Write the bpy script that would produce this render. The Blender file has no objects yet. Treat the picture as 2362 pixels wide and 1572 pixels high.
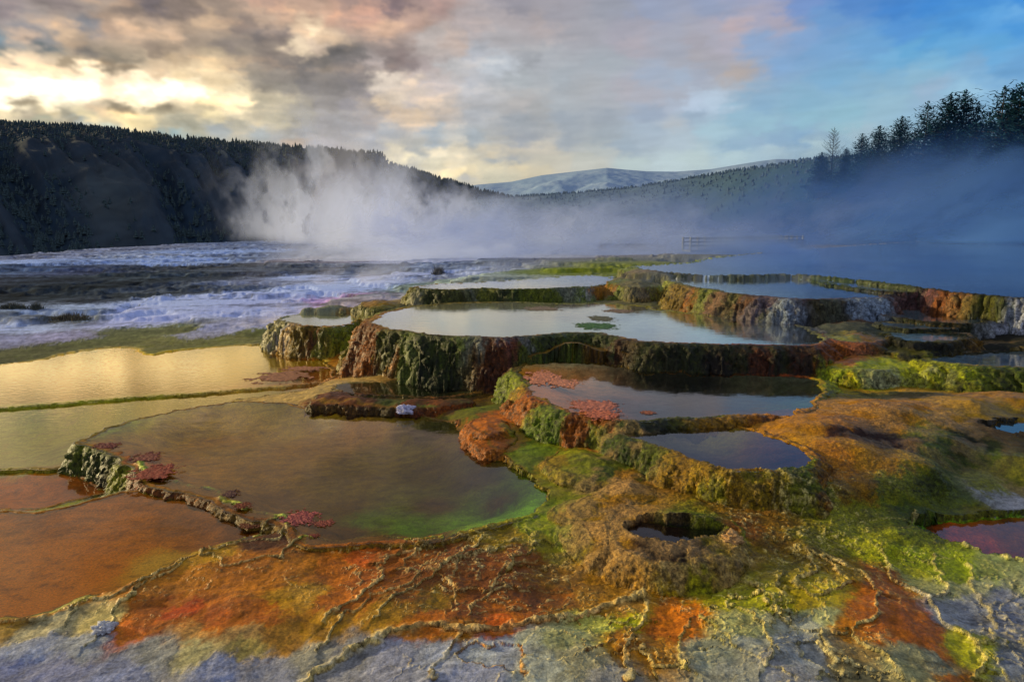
import bpy, math, random
import numpy as np
from math import radians as R
random.seed(7); rng = np.random.default_rng(11)
C = bpy.context.scene.collection

# ------------------------------------------------------------------ camera
F = 1575.0; CX = 1181.0; CY = 786.0
PITCH = math.atan((CY - 535.0) / F)
CAM = np.array([0.0, 0.0, 2.2])
cam = bpy.data.cameras.new('camera'); co = bpy.data.objects.new('camera', cam); C.objects.link(co)
cam.sensor_width = 36; cam.lens = F / 2362 * 36; cam.clip_start = 0.05; cam.clip_end = 30000
co.location = CAM; co.rotation_euler = (math.pi / 2 - PITCH, 0, 0)
bpy.context.scene.camera = co

def ray(px, py):
    a = (np.asarray(px, float) - CX) / F; b = (CY - np.asarray(py, float)) / F
    return np.stack([a, math.cos(PITCH) + b * math.sin(PITCH), -math.sin(PITCH) + b * math.cos(PITCH)], -1)
def at(px, py, z):                      # a point of the photo on the level z
    d = ray(px, py); t = (z - CAM[2]) / d[..., 2]
    return CAM + d * t[..., None]
def at_r(px, py, r):                    # a point of the photo at ground distance r
    d = ray(px, py); t = r / np.hypot(d[..., 0], d[..., 1])
    return CAM + d * t[..., None]
def lin(h):
    v = [int(h[i:i + 2], 16) / 255 for i in (0, 2, 4)]
    return [c / 12.92 if c <= 0.04045 else ((c + 0.055) / 1.055) ** 2.4 for c in v]
def sst(a, b, x):
    t = np.clip((x - a) / (b - a), 0, 1); return t * t * (3 - 2 * t)

# ------------------------------------------------------------------ noise
_P = rng.permutation(4096).astype(np.int32); _G = rng.uniform(0, 2 * math.pi, 4096)
_GX = np.cos(_G).astype(np.float32); _GY = np.sin(_G).astype(np.float32)
def perlin(x, y):
    x = np.asarray(x, np.float32); y = np.asarray(y, np.float32)
    xi = np.floor(x).astype(np.int32); yi = np.floor(y).astype(np.int32)
    fx = x - xi; fy = y - yi
    u = fx * fx * fx * (fx * (fx * 6 - 15) + 10); v = fy * fy * fy * (fy * (fy * 6 - 15) + 10)
    def g(i, j, dx, dy):
        h = _P[(_P[i & 4095] + j) & 4095]; return _GX[h] * dx + _GY[h] * dy
    a = g(xi, yi, fx, fy); b = g(xi + 1, yi, fx - 1, fy)
    c = g(xi, yi + 1, fx, fy - 1); d = g(xi + 1, yi + 1, fx - 1, fy - 1)
    return ((a + u * (b - a)) * (1 - v) + (c + u * (d - c)) * v) * 1.5
def fbm(x, y, o=4, s=0.0, gain=0.5):
    r = 0; a = 1.0; t = 0
    for i in range(o):
        r = r + a * perlin(x * 2 ** i + s + 17.3 * i, y * 2 ** i + s * 1.7 - 9.1 * i); t += a; a *= gain
    return r / t * 1.3
def voro(x, y, s=0):                    # F2 - F1 and the cell's random value
    xi = np.floor(x).astype(np.int32); yi = np.floor(y).astype(np.int32)
    f1 = np.full(x.shape, 9., np.float32); f2 = f1.copy(); cid = np.zeros(x.shape, np.float32)
    for i in (-1, 0, 1):
        for j in (-1, 0, 1):
            h = _P[(_P[(xi + i + s) & 4095] + yi + j) & 4095]; h2 = _P[(h + 77) & 4095]
            d = np.hypot(xi + i + h / 4096. - x, yi + j + h2 / 4096. - y).astype(np.float32)
            n = d < f1
            f2 = np.where(n, f1, np.minimum(f2, d)); cid = np.where(n, h2 / 4096., cid); f1 = np.where(n, d, f1)
    return f2 - f1, cid
def idw(P, V, Q, p=3.0, e=1e-4):
    P = np.asarray(P, np.float32); V = np.asarray(V, np.float32); Q = np.asarray(Q, np.float32)
    out = np.zeros((len(Q), V.shape[1]), np.float32)
    for k in range(0, len(Q), 20000):
        q = Q[k:k + 20000]
        d2 = (q[:, None, 0] - P[None, :, 0]) ** 2 + (q[:, None, 1] - P[None, :, 1]) ** 2 + e
        w = d2 ** (-p / 2); out[k:k + 20000] = (w @ V) / w.sum(1)[:, None]
    return out

# ------------------------------------------------------------------ mesh and material helpers
def grid_mesh(name, X, Y, Z, mat, cols=None, keep=None, smooth=True, attrs=None):
    nr, nc = X.shape
    idx = np.arange(nr * nc, dtype=np.int32).reshape(nr, nc)
    q = np.stack([idx[:-1, :-1], idx[:-1, 1:], idx[1:, 1:], idx[1:, :-1]], -1).reshape(-1, 4)
    if keep is not None: q = q[keep[:-1, :-1].reshape(-1)]
    co_ = np.stack([X, Y, Z], -1).reshape(-1, 3).astype(np.float32)
    if keep is not None:
        used, inv = np.unique(q, return_inverse=True); q = inv.reshape(-1, 4).astype(np.int32); co_ = co_[used]
    me = bpy.data.meshes.new(name)
    me.vertices.add(len(co_)); me.vertices.foreach_set('co', co_.ravel())
    me.loops.add(q.size); me.loops.foreach_set('vertex_index', q.ravel().astype(np.int32))
    me.polygons.add(len(q)); me.polygons.foreach_set('loop_start', np.arange(0, q.size, 4, dtype=np.int32))
    me.update(calc_edges=True)
    if smooth: me.polygons.foreach_set('use_smooth', np.ones(len(q), bool))
    def put(n, c):
        c = c.reshape(-1, c.shape[-1]) if c.ndim == 3 else c.reshape(-1, 1)
        if c.shape[1] == 1: c = np.repeat(c, 3, 1)
        if keep is not None: c = c[used]
        a = me.color_attributes.new(n, 'FLOAT_COLOR', 'POINT')
        a.data.foreach_set('color', np.concatenate([c, np.ones((len(c), 1))], 1).astype(np.float32).ravel())
    if cols is not None: put('col', cols)
    for k, v in (attrs or {}).items(): put(k, v)
    me.materials.append(mat); me.validate()
    o = bpy.data.objects.new(name, me); C.objects.link(o)
    return o
class MB:
    def __init__(s): s.v = []; s.f = []
    def add(s, v, f):
        n = len(s.v); s.v += [tuple(p) for p in v]; s.f += [tuple(i + n for i in q) for q in f]
    def box(s, c, d, rz=0):
        cs, sn = math.cos(rz), math.sin(rz); v = []
        for z in (-1, 1):
            for x, y in ((-1, -1), (1, -1), (1, 1), (-1, 1)):
                a, b = x * d[0] / 2, y * d[1] / 2
                v.append((c[0] + a * cs - b * sn, c[1] + a * sn + b * cs, c[2] + z * d[2] / 2))
        s.add(v, [(3, 2, 1, 0), (4, 5, 6, 7), (0, 1, 5, 4), (1, 2, 6, 5), (2, 3, 7, 6), (3, 0, 4, 7)])
    def tube(s, p, q, r0, r1, n=6):
        p = np.array(p, float); q = np.array(q, float); d = q - p; L = np.linalg.norm(d); d = d / (L + 1e-9)
        a = np.cross(d, (0, 0, 1) if abs(d[2]) < .9 else (1, 0, 0)); a /= np.linalg.norm(a); b = np.cross(d, a); v = []
        for c, r in ((p, r0), (q, r1)):
            for k in range(n):
                t = 2 * math.pi * k / n; v.append(c + (a * math.cos(t) + b * math.sin(t)) * r)
        s.add(v, [(k, (k + 1) % n, n + (k + 1) % n, n + k) for k in range(n)] + [tuple(range(n, 2 * n))])
    def build(s, name, mat, parent=None, smooth=False):
        me = bpy.data.meshes.new(name); me.from_pydata(s.v, [], s.f); me.update()
        if smooth: me.polygons.foreach_set('use_smooth', [True] * len(me.polygons))
        me.materials.append(mat); o = bpy.data.objects.new(name, me); C.objects.link(o)
        if parent: o.parent = parent
        return o
def tag(o, label=None, cat=None, group=None, kind=None):
    for k, v in (('label', label), ('category', cat), ('group', group), ('kind', kind)):
        if v: o[k] = v
    return o
def empty(name, loc):
    o = bpy.data.objects.new(name, None); C.objects.link(o); o.location = loc; return o
class N:
    def __init__(s, name):
        s.m = bpy.data.materials.new(name); s.m.use_nodes = True; s.t = s.m.node_tree; s.t.nodes.clear()
        s.out = s.n('ShaderNodeOutputMaterial')
    def n(s, ty, inp=None, **kw):
        x = s.t.nodes.new(ty)
        for k, v in kw.items(): setattr(x, k, v)
        for k, v in (inp or {}).items():
            if hasattr(v, 'is_output'): s.t.links.new(v, x.inputs[k])
            else: x.inputs[k].default_value = v
        return x
    def math(s, op, a, b=0.5, c=None):
        i = {0: a, 1: b}
        if c is not None: i[2] = c
        return s.n('ShaderNodeMath', i, operation=op).outputs[0]
    def mix(s, f, a, b, bt='MIX'):
        x = s.n('ShaderNodeMix', data_type='RGBA', blend_type=bt)
        for k, v in ((0, f), (6, a), (7, b)):
            if hasattr(v, 'is_output'): s.t.links.new(v, x.inputs[k])
            else: x.inputs[k].default_value = v
        return x.outputs[2]
    def link(s, a, b): s.t.links.new(a, b)
def simple(name, c, rough=.85, var=.35, scale=4.0):
    m = N(name); tc = m.n('ShaderNodeTexCoord')
    ns = m.n('ShaderNodeTexNoise', {'Vector': tc.outputs['Object'], 'Scale': scale, 'Detail': 5.0})
    f = m.n('ShaderNodeMapRange', {0: ns.outputs[0], 1: .3, 2: .7, 3: 1 - var, 4: 1 + var}).outputs[0]
    col = m.mix(1.0, (*c, 1), f, 'MULTIPLY')
    bs = m.n('ShaderNodeBsdfPrincipled', {'Base Color': col, 'Roughness': rough})
    m.link(bs.outputs[0], m.out.inputs[0]); return m.m

# ------------------------------------------------------------------ pools: (name, level, rounding, depth, outline as seen)
POOLS = [
 ('Y3', -.30, .03, .10, [(-300,1085),(0,1083),(150,1083),(180,1100),(230,1125),(270,1128),(180,1150),(100,1172),(60,1180),(0,1172),(-300,1175)]),
 ('Y2', -.27, .03, .16, [(-500,985),(-300,962),(0,942),(150,932),(300,918),(500,905),(640,893),(770,880),(760,900),(700,935),(640,930),(500,940),(340,970),(200,1010),(165,1050),(160,1078),(0,1080),(-300,1085),(-600,1100)]),
 ('Y', -.24, .03, .12, [(-500,890),(0,842),(90,832),(170,812),(270,800),(320,805),(340,822),(400,808),(520,798),(620,793),(640,800),(740,815),(760,850),(770,878),(640,890),(500,902),(300,915),(150,928),(0,938),(-500,985)]),
 ('O', -.07, .05, .05, [(300,1128),(420,1142),(500,1154),(520,1178),(560,1198),(640,1214),(640,1238),(560,1253),(440,1290),(330,1340),(200,1390),(100,1425),(0,1440),(-400,1480),(-400,1190),(0,1180),(60,1187),(140,1172),(220,1152)]),
 ('M', .04, .2, .12, [(1438,1218),(1470,1200),(1540,1205),(1620,1215),(1672,1222),(1660,1245),(1610,1265),(1540,1275),(1480,1258),(1448,1238)]),
 ('R', -.05, .06, .10, [(2105,1225),(2140,1210),(2220,1195),(2362,1185),(2700,1180),(2700,1350),(2362,1318),(2280,1300),(2200,1275),(2140,1250)]),
 ('A', -.02, .09, .20, [(195,1015),(225,998),(260,985),(340,962),(420,945),(500,932),(580,924),(640,927),(690,940),(800,945),(900,955),(1000,965),(1060,975),(1070,1000),(1120,1045),(1180,1080),(1230,1110),(1275,1140),(1245,1180),(1150,1205),(1050,1232),(960,1252),(880,1243),(760,1252),(690,1250),(670,1222),(630,1202),(560,1188),(522,1170),(500,1145),(440,1135),(380,1123),(340,1108),(318,1075),(285,1050),(240,1030)]),
 ('S', .03, .05, .10, [(770,882),(900,880),(1000,880),(1110,878),(1130,895),(1080,910),(1000,915),(900,912),(820,910),(775,898)]),
 ('K', .30, .05, .06, [(2240,985),(2300,972),(2362,968),(2600,965),(2600,1005),(2362,1000),(2290,997)]),
 ('D', .30, .22, .14, [(1430,990),(1480,978),(1560,970),(1640,972),(1720,985),(1790,1010),(1850,1040),(1872,1065),(1830,1085),(1740,1085),(1660,1078),(1590,1060),(1520,1030),(1455,1008)]),
 ('C', .37, .22, .16, [(1195,850),(1215,838),(1290,832),(1390,838),(1450,845),(1540,850),(1640,855),(1760,862),(1900,870),(1910,900),(1870,930),(1830,962),(1740,958),(1620,960),(1540,964),(1490,972),(1430,970),(1425,960),(1330,952),(1280,940),(1240,915),(1215,880)]),
 ('L', .35, .2, .06, [(645,738),(680,725),(760,714),(840,708),(855,718),(820,745),(760,755),(700,750)]),
 ('P', .58, .5, .06, [(2130,828),(2200,818),(2270,812),(2362,808),(2700,800),(2700,855),(2362,847),(2250,843),(2180,837)]),
 ('B', .71, .26, .16, [(858,742),(880,722),(930,710),(1000,702),(1100,697),(1200,697),(1290,700),(1400,700),(1480,705),(1520,715),(1640,728),(1780,738),(1850,750),(1900,780),(1890,797),(1800,796),(1650,793),(1500,790),(1440,778),(1370,765),(1290,768),(1180,778),(1100,777),(1000,772),(920,762),(875,752)]),
 ('F3', .75, .05, .04, [(2030,763),(2100,766),(2180,768),(2245,768),(2232,781),(2150,788),(2090,786),(2060,777)]),
 ('F2', .80, .04, .04, [(2015,740),(2100,745),(2210,750),(2190,758),(2080,758),(2035,750)]),
 ('F1', .85, .04, .06, [(2005,715),(2100,708),(2200,710),(2300,725),(2290,740),(2240,745),(2150,743),(2060,733)]),
 ('U', .95, .15, .02, [(962,662),(990,656),(1090,652),(1200,646),(1300,637),(1400,634),(1425,645),(1400,655),(1330,662),(1200,667),(1100,664),(1060,668),(970,666)]),
 ('E', 1.10, .2, .10, [(1545,640),(1640,640),(1760,638),(1840,636),(1900,650),(2000,662),(2070,673),(2040,683),(2000,688),(1900,690),(1800,688),(1700,678),(1620,664),(1560,655)]),
 ('E2', 1.14, .03, .05, [(1850,636),(1950,645),(2050,656),(2125,666),(2105,675),(2040,672),(1980,664),(1900,652)]),
 ('G', 1.20, .07, .30, [(1600,606),(1500,611),(1440,617),(1560,631),(1640,635),(1750,634),(1840,631),(1950,642),(2060,655),(2130,665),(2200,676),(2300,685),(2362,688),(2700,710),(3100,690),(3100,556),(2700,553),(2362,551),(2150,554),(2000,564),(1850,574),(1700,588),(1620,598)]),
]
MOUNDS = [
 (.02, .16, [(1285,1165),(1340,1148),(1395,1160),(1390,1190),(1330,1200),(1290,1190)]),
 (.05, .18, [(1345,1200),(1400,1180),(1440,1195),(1435,1240),(1400,1260),(1360,1235)]),
 (.09, .16, [(1400,1120),(1450,1100),(1500,1115),(1500,1150),(1440,1155),(1405,1145)]),  # solid terrace lumps (level, rounding, outline)
 (-.02, .14, [(1270,1180),(1330,1150),(1420,1160),(1460,1250),(1400,1300),(1350,1260),(1300,1230)]),
 (.05, .16, [(1310,1170),(1400,1130),(1480,1145),(1500,1200),(1400,1190),(1350,1185)]),
 (.075, .20, [(1415,1205),(1480,1170),(1560,1160),(1660,1180),(1700,1225),(1690,1262),(1620,1285),(1540,1295),(1460,1275),(1425,1240)]),
 (.09, .16, [(1260,1050),(1330,1030),(1400,1045),(1460,1060),(1500,1100),(1420,1115),(1330,1100),(1290,1080)]),
 (.16, .10, [(1080,975),(1120,960),(1150,965),(1160,990),(1110,1000)]),
 (.08, .08, [(1070,1005),(1110,995),(1190,1010),(1150,1035),(1100,1025)]),
 (.08, .05, [(700,930),(740,905),(790,905),(810,915),(900,922),(1000,920),(1080,918),(1075,930),(1000,938),(900,938),(800,935)]),
 (.62, .06, [(830,697),(890,694),(940,700),(890,712),(835,706)]),
 (.44, .03, [(680,713),(740,708),(820,706),(820,712),(740,716)]),
 (1.16, .06, [(1435,619),(1500,618),(1560,632),(1545,638),(1440,632)]),
 (1.00, .08, [(1400,640),(1500,646),(1530,655),(1480,664),(1405,655)]),
 (.92, .05, [(1350,636),(1400,634),(1440,640),(1380,644)]),
 (.50, .30, [(1900,815),(1960,800),(2040,800),(2150,822),(2180,838),(2060,850),(1960,850),(1905,840)]),
 (.62, .10, [(2000,790),(2060,785),(2120,800),(2220,800),(2250,808),(2150,818),(2050,812)]),
 (.72, .4, [(1900,745),(1990,730),(2060,760),(2040,785),(1950,790),(1900,770)]),
]
BASE = [(0,1572,-.09),(0,1500,-.08),(350,1500,-.08),(700,1540,-.12),(1000,1500,-.08),(1300,1480,-.06),(1500,1430,-.08),(1900,1500,-.07),(2300,1450,-.08),(2100,1330,-.09),
 (2362,1572,-.1),(1500,1572,-.08),(400,1400,-.07),(800,1350,-.07),(600,1290,-.05),(900,1290,-.05),(700,1265,-.04),(1060,1250,-.04),(1150,1240,-.03),(1250,1180,-.01),(1330,1300,-.08),(1300,1400,-.09),(1100,1380,-.08),(350,1330,-.06),(480,1260,-.05),
 (1450,1350,-.10),(1550,1355,-.09),(1650,1340,-.08),(1380,1290,-.08),(1400,1080,.08),(1330,1120,.0),(1480,1130,.09),(1560,1130,.09),(1560,1165,.075),(1640,1180,.07),(1690,1195,.07),(1700,1225,.065),(1700,1250,.05),(1500,1170,.07),(1440,1185,.06),(1720,1290,-.01),(1740,1240,.05),(1800,1240,.03),(1650,1110,.12),(1780,1130,.12),(1900,1110,.2),(1900,1200,.03),(1800,1280,-.03),(1750,1220,.04),(1950,1280,-.06),(2000,1220,.0),(2000,1100,.22),(2100,1060,.27),
 (2150,1000,.33),(1900,970,.40),(2200,1180,-.01),(2350,1175,-.01),(2450,1175,-.01),(2050,930,.44),(2250,925,.45),(2362,910,.46),(2290,966,.31),(2362,962,.31),(2450,960,.31),(2250,960,.36),(2362,1040,.25),(2250,1100,.10),(2350,1150,.02),(2060,1180,.04),(1950,1020,.34),(1860,930,.36),(1980,905,.29),(2200,893,.29),(2362,885,.30),(1900,905,.33),
 (0,1130,-.34),(0,1000,-.4),(500,870,-.3),(0,900,-.3),(700,860,-.3),(600,1050,-.3),(900,1050,-.3),(300,1080,-.35),
 (0,835,-.235),(150,812,-.235),(300,797,-.235),(450,797,-.235),(600,790,-.23),(0,790,-.22),(300,765,-.20),(0,760,-.19),(300,730,-.15),(600,735,-.14),(600,720,-.10),(760,690,.0),(900,680,.15),(0,700,-.05),(300,680,-.02),(600,670,.0),(800,640,.1),(1000,640,.3),
 (0,640,.1),(400,620,.15),(0,605,.4),(200,590,.5),(0,586,.65),(200,570,.75),(400,560,.9),(600,556,.95),(800,556,1.0),(1000,575,.9),(800,600,.45),(1000,610,.5),(1200,600,.75),(1400,600,.95),(1600,590,1.05),(1300,625,.8),(1150,640,.7),
 (900,705,.5),(960,700,.55),(1200,690,.6),(1350,690,.62),(1450,690,.68),(1000,760,.2),(1600,760,.4),(1900,740,.62),(1960,760,.60),(2060,800,.5),(2300,790,.62),(2362,780,.7),(2150,700,.8),(2040,700,.8),
 (1600,610,.7),(1900,600,.6),(2200,600,.6),(2362,620,.6),(1800,670,.6),(1400,820,.45),(1250,815,.5),(1320,790,.66),(1400,790,.64),(1150,830,.0),(1700,830,.3),(1150,900,.0),(1100,930,-.02),(1160,940,.1)]
RIDGES = [ # thin
 (.032,.03,[(318,1085),(335,1105),(400,1124),(440,1135),(500,1147),(512,1160),(522,1176),(560,1190),(630,1202),(660,1218),(668,1240)]), #  rimstone lines (height, half width, points)
 (.028,.012,[(640,1218),(590,1245),(560,1250),(520,1268),(480,1285),(430,1303),(400,1322),(350,1345),(320,1362),(260,1388),(200,1402),(150,1420),(60,1440),(0,1450)]),
 (.022,.010,[(660,1240),(650,1262),(590,1262),(540,1270),(500,1288),(450,1292),(400,1330),(350,1352),(300,1390)]),
 (.022,.010,[(450,1292),(480,1300),(520,1318),(600,1305),(655,1302),(668,1280),(700,1262),(760,1255),(820,1250),(860,1240),(885,1242),(900,1257),(960,1270),(1010,1260),(1030,1235),(1100,1225)]),
 (.02,.010,[(330,1362),(300,1390),(255,1430),(245,1450),(225,1480),(205,1495)]),
 (.02,.009,[(190,1395),(150,1430),(140,1455)]),
 (.025,.012,[(1010,1262),(960,1285),(890,1292),(872,1312),(885,1335),(850,1368),(830,1385),(760,1432),(745,1445)]),
 (.022,.010,[(960,1285),(920,1325),(960,1340),(940,1368),(860,1380),(850,1400),(800,1420),(760,1470),(745,1500)]),
 (.022,.010,[(1120,1250),(1050,1310),(1000,1345),(930,1380),(880,1410),(860,1440)]),
 (.02,.010,[(1180,1270),(1100,1300),(1060,1305),(1040,1350),(1050,1380),(1060,1410)]),
 (.02,.010,[(1240,1300),(1150,1320),(1140,1370),(1100,1400),(1090,1430)]),
 (.045,.03,[(690,1575),(760,1530),(840,1490),(900,1462),(1000,1455),(1100,1462),(1180,1450),(1260,1448),(1340,1425),(1420,1400),(1480,1385)]),
 (.03,.014,[(1060,1450),(1040,1500),(1010,1545),(1000,1575)]),
 (.03,.014,[(1480,1385),(1490,1430),(1440,1500),(1460,1550),(1440,1575)]),
 (.03,.014,[(1480,1500),(1520,1540),(1580,1560),(1560,1480),(1590,1440)]),
 (.03,.014,[(1850,1300),(1890,1340),(1830,1370),(1860,1400),(1900,1400),(1950,1370),(1920,1330),(1850,1300)]),
 (.03,.014,[(1900,1310),(2000,1350),(2030,1390),(2010,1440),(1960,1470),(1990,1500),(2060,1560)]),
 (.03,.014,[(1800,1360),(1790,1420),(1830,1460),(1900,1470),(1930,1560)]),
 (.04,.018,[(2030,1290),(2060,1330),(2060,1350),(2130,1390),(2150,1420),(2200,1460),(2260,1500),(2280,1540),(2240,1575)]),
 (.03,.014,[(2140,1300),(2170,1350),(2180,1375),(2130,1395)]),
 (.03,.018,[(2230,1330),(2260,1380),(2290,1420),(2290,1480),(2270,1500)]),
 (.035,.02,[(2100,1225),(2130,1262),(2200,1290),(2290,1315),(2362,1335)]),
 (.03,.014,[(1700,1420),(1760,1460),(1780,1520),(1760,1575)]),
]

# ------------------------------------------------------------------ terrain grid (polar about the view point)
NT = 1300; TH = np.linspace(R(-50), R(50), NT)
rr = np.concatenate([np.exp(np.linspace(math.log(2.6), math.log(16), 900)), np.exp(np.linspace(math.log(16), math.log(190), 261))[1:]])
NR = len(rr); LR = np.log(rr)
T2, L2 = np.meshgrid(TH, LR); RR = np.exp(L2)
X = RR * np.sin(T2); Y = RR * np.cos(T2)
# base height at coarse resolution, then bilinear
def coarse(P, V, p, nr=150, nt=170):
    lt = np.linspace(TH[0], TH[-1], nt); lr = np.linspace(LR[0], LR[-1], nr)
    a, b = np.meshgrid(lt, lr)
    v = idw(P, V, np.stack([a.ravel(), b.ravel()], 1), p)
    return v.reshape(nr, nt, -1)
def sample(M, t, l):
    nr, nt = M.shape[:2]
    u = np.clip((t - TH[0]) / (TH[-1] - TH[0]) * (nt - 1), 0, nt - 1.001); v = np.clip((l - LR[0]) / (LR[-1] - LR[0]) * (nr - 1), 0, nr - 1.001)
    i = u.astype(int); j = v.astype(int); fu = (u - i)[..., None]; fv = (v - j)[..., None]
    return (M[j, i] * (1 - fu) + M[j, i + 1] * fu) * (1 - fv) + (M[j + 1, i] * (1 - fu) + M[j + 1, i + 1] * fu) * fv
def polar(p): return np.stack([np.arctan2(p[..., 0], p[..., 1]), np.log(np.hypot(p[..., 0], p[..., 1]))], -1)
bp = np.array([polar(at(a, b, z)) for a, b, z in BASE]); bz = np.array([[z] for _, _, z in BASE])
H = sample(coarse(bp, bz, 3.5), T2, L2)[..., 0]
sc = np.clip(RR / 8, .5, 4)                                    # detail grows with distance
nA = fbm(X * .9, Y * .9, 4, 3.1); nB = fbm(X * 4, Y * 4, 4, 8.7); nC = fbm(X * 14, Y * 14, 3, 1.9)
far = sst(12, 30, RR)
H += nA * .03 + nB * .012 + far * (fbm(X * .12, Y * .25, 5, 4.4) * .07 + np.abs(fbm(X * .3, Y * .9, 3, 2.2)) * .03)
# soft stepping of the far flats and of the right bank
st = .16; ph = (H + .05 * nA) / st; stepH = (np.floor(ph) + sst(.0, .25, ph - np.floor(ph))) * st
H = H + (stepH - H) * .75 * sst(14, 25, RR)
edge = np.interp(T2, [R(-50), R(-40), R(-36), R(-20), R(0), R(50)], [55, 55, 58, 100, 120, 150])   # where the left plateau falls away
H = H - sst(0, 25, RR - edge) * 25 * (T2 < R(22))
owner = np.zeros(H.shape, np.int16); wallm = np.zeros(H.shape, np.float32); floor_ = np.zeros(H.shape, np.int16)
wob = .085 * fbm(X * 1.6, Y * 1.6, 3, 5.5) + .055 * fbm(X * 5, Y * 5, 3, 6.6) + .012 * fbm(X * 18, Y * 18, 2, 7.7)
def sdist(poly, sl):
    x = X[sl]; y = Y[sl]; d = np.full(x.shape, 1e9, np.float32); ins = np.zeros(x.shape, bool); n = len(poly)
    for k in range(n):
        ax, ay = poly[k][:2]; bx, by = poly[(k + 1) % n][:2]; ex, ey = bx - ax, by - ay
        t = np.clip(((x - ax) * ex + (y - ay) * ey) / (ex * ex + ey * ey + 1e-12), 0, 1)
        d = np.minimum(d, (x - ax - t * ex) ** 2 + (y - ay - t * ey) ** 2)
        c = (ay > y) != (by > y)
        ins ^= c & (x < (bx - ax) * (y - ay) / (by - ay + 1e-12) + ax)
    d = np.sqrt(d); return np.where(ins, -d, d)
def window(poly, m):
    q = polar(poly); r0 = np.exp(q[:, 1].min()); r1 = np.exp(q[:, 1].max())
    i0 = np.searchsorted(rr, r0 - m); i1 = np.searchsorted(rr, r1 + m) + 1
    a = m / max(r0 - m * .3, 1.); j0 = np.searchsorted(TH, q[:, 0].min() - a); j1 = np.searchsorted(TH, q[:, 0].max() + a) + 1
    return (slice(max(i0, 0), min(i1, NR)), slice(max(j0, 0), min(j1, NT)))
def chaikin(p, k=2):
    for _ in range(k):
        q = np.roll(p, -1, 0); p = np.stack([p * .75 + q * .25, p * .25 + q * .75], 1).reshape(-1, p.shape[1])
    return p
def drop(d, w, m=3.2):
    w = w * np.ones_like(d); m = m * np.ones_like(d)
    k = m * w / 2; return np.where(d < k, d * d / w, k * k / w + (d - k) * m)
WATER = {}; RIMZ = np.zeros(H.shape, np.float32)
items = [(z, 'P', nm, w, dep, np.array([at(a, b, z) for a, b in pl])) for nm, z, w, dep, pl in POOLS] + \
        [(z, 'T', '', w, 0, np.array([at(a, b, z) for a, b in pl])) for z, w, pl in MOUNDS]
items.sort(key=lambda i: i[0] - (.06 if i[1] == 'T' else 0)); wid = 0
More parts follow.
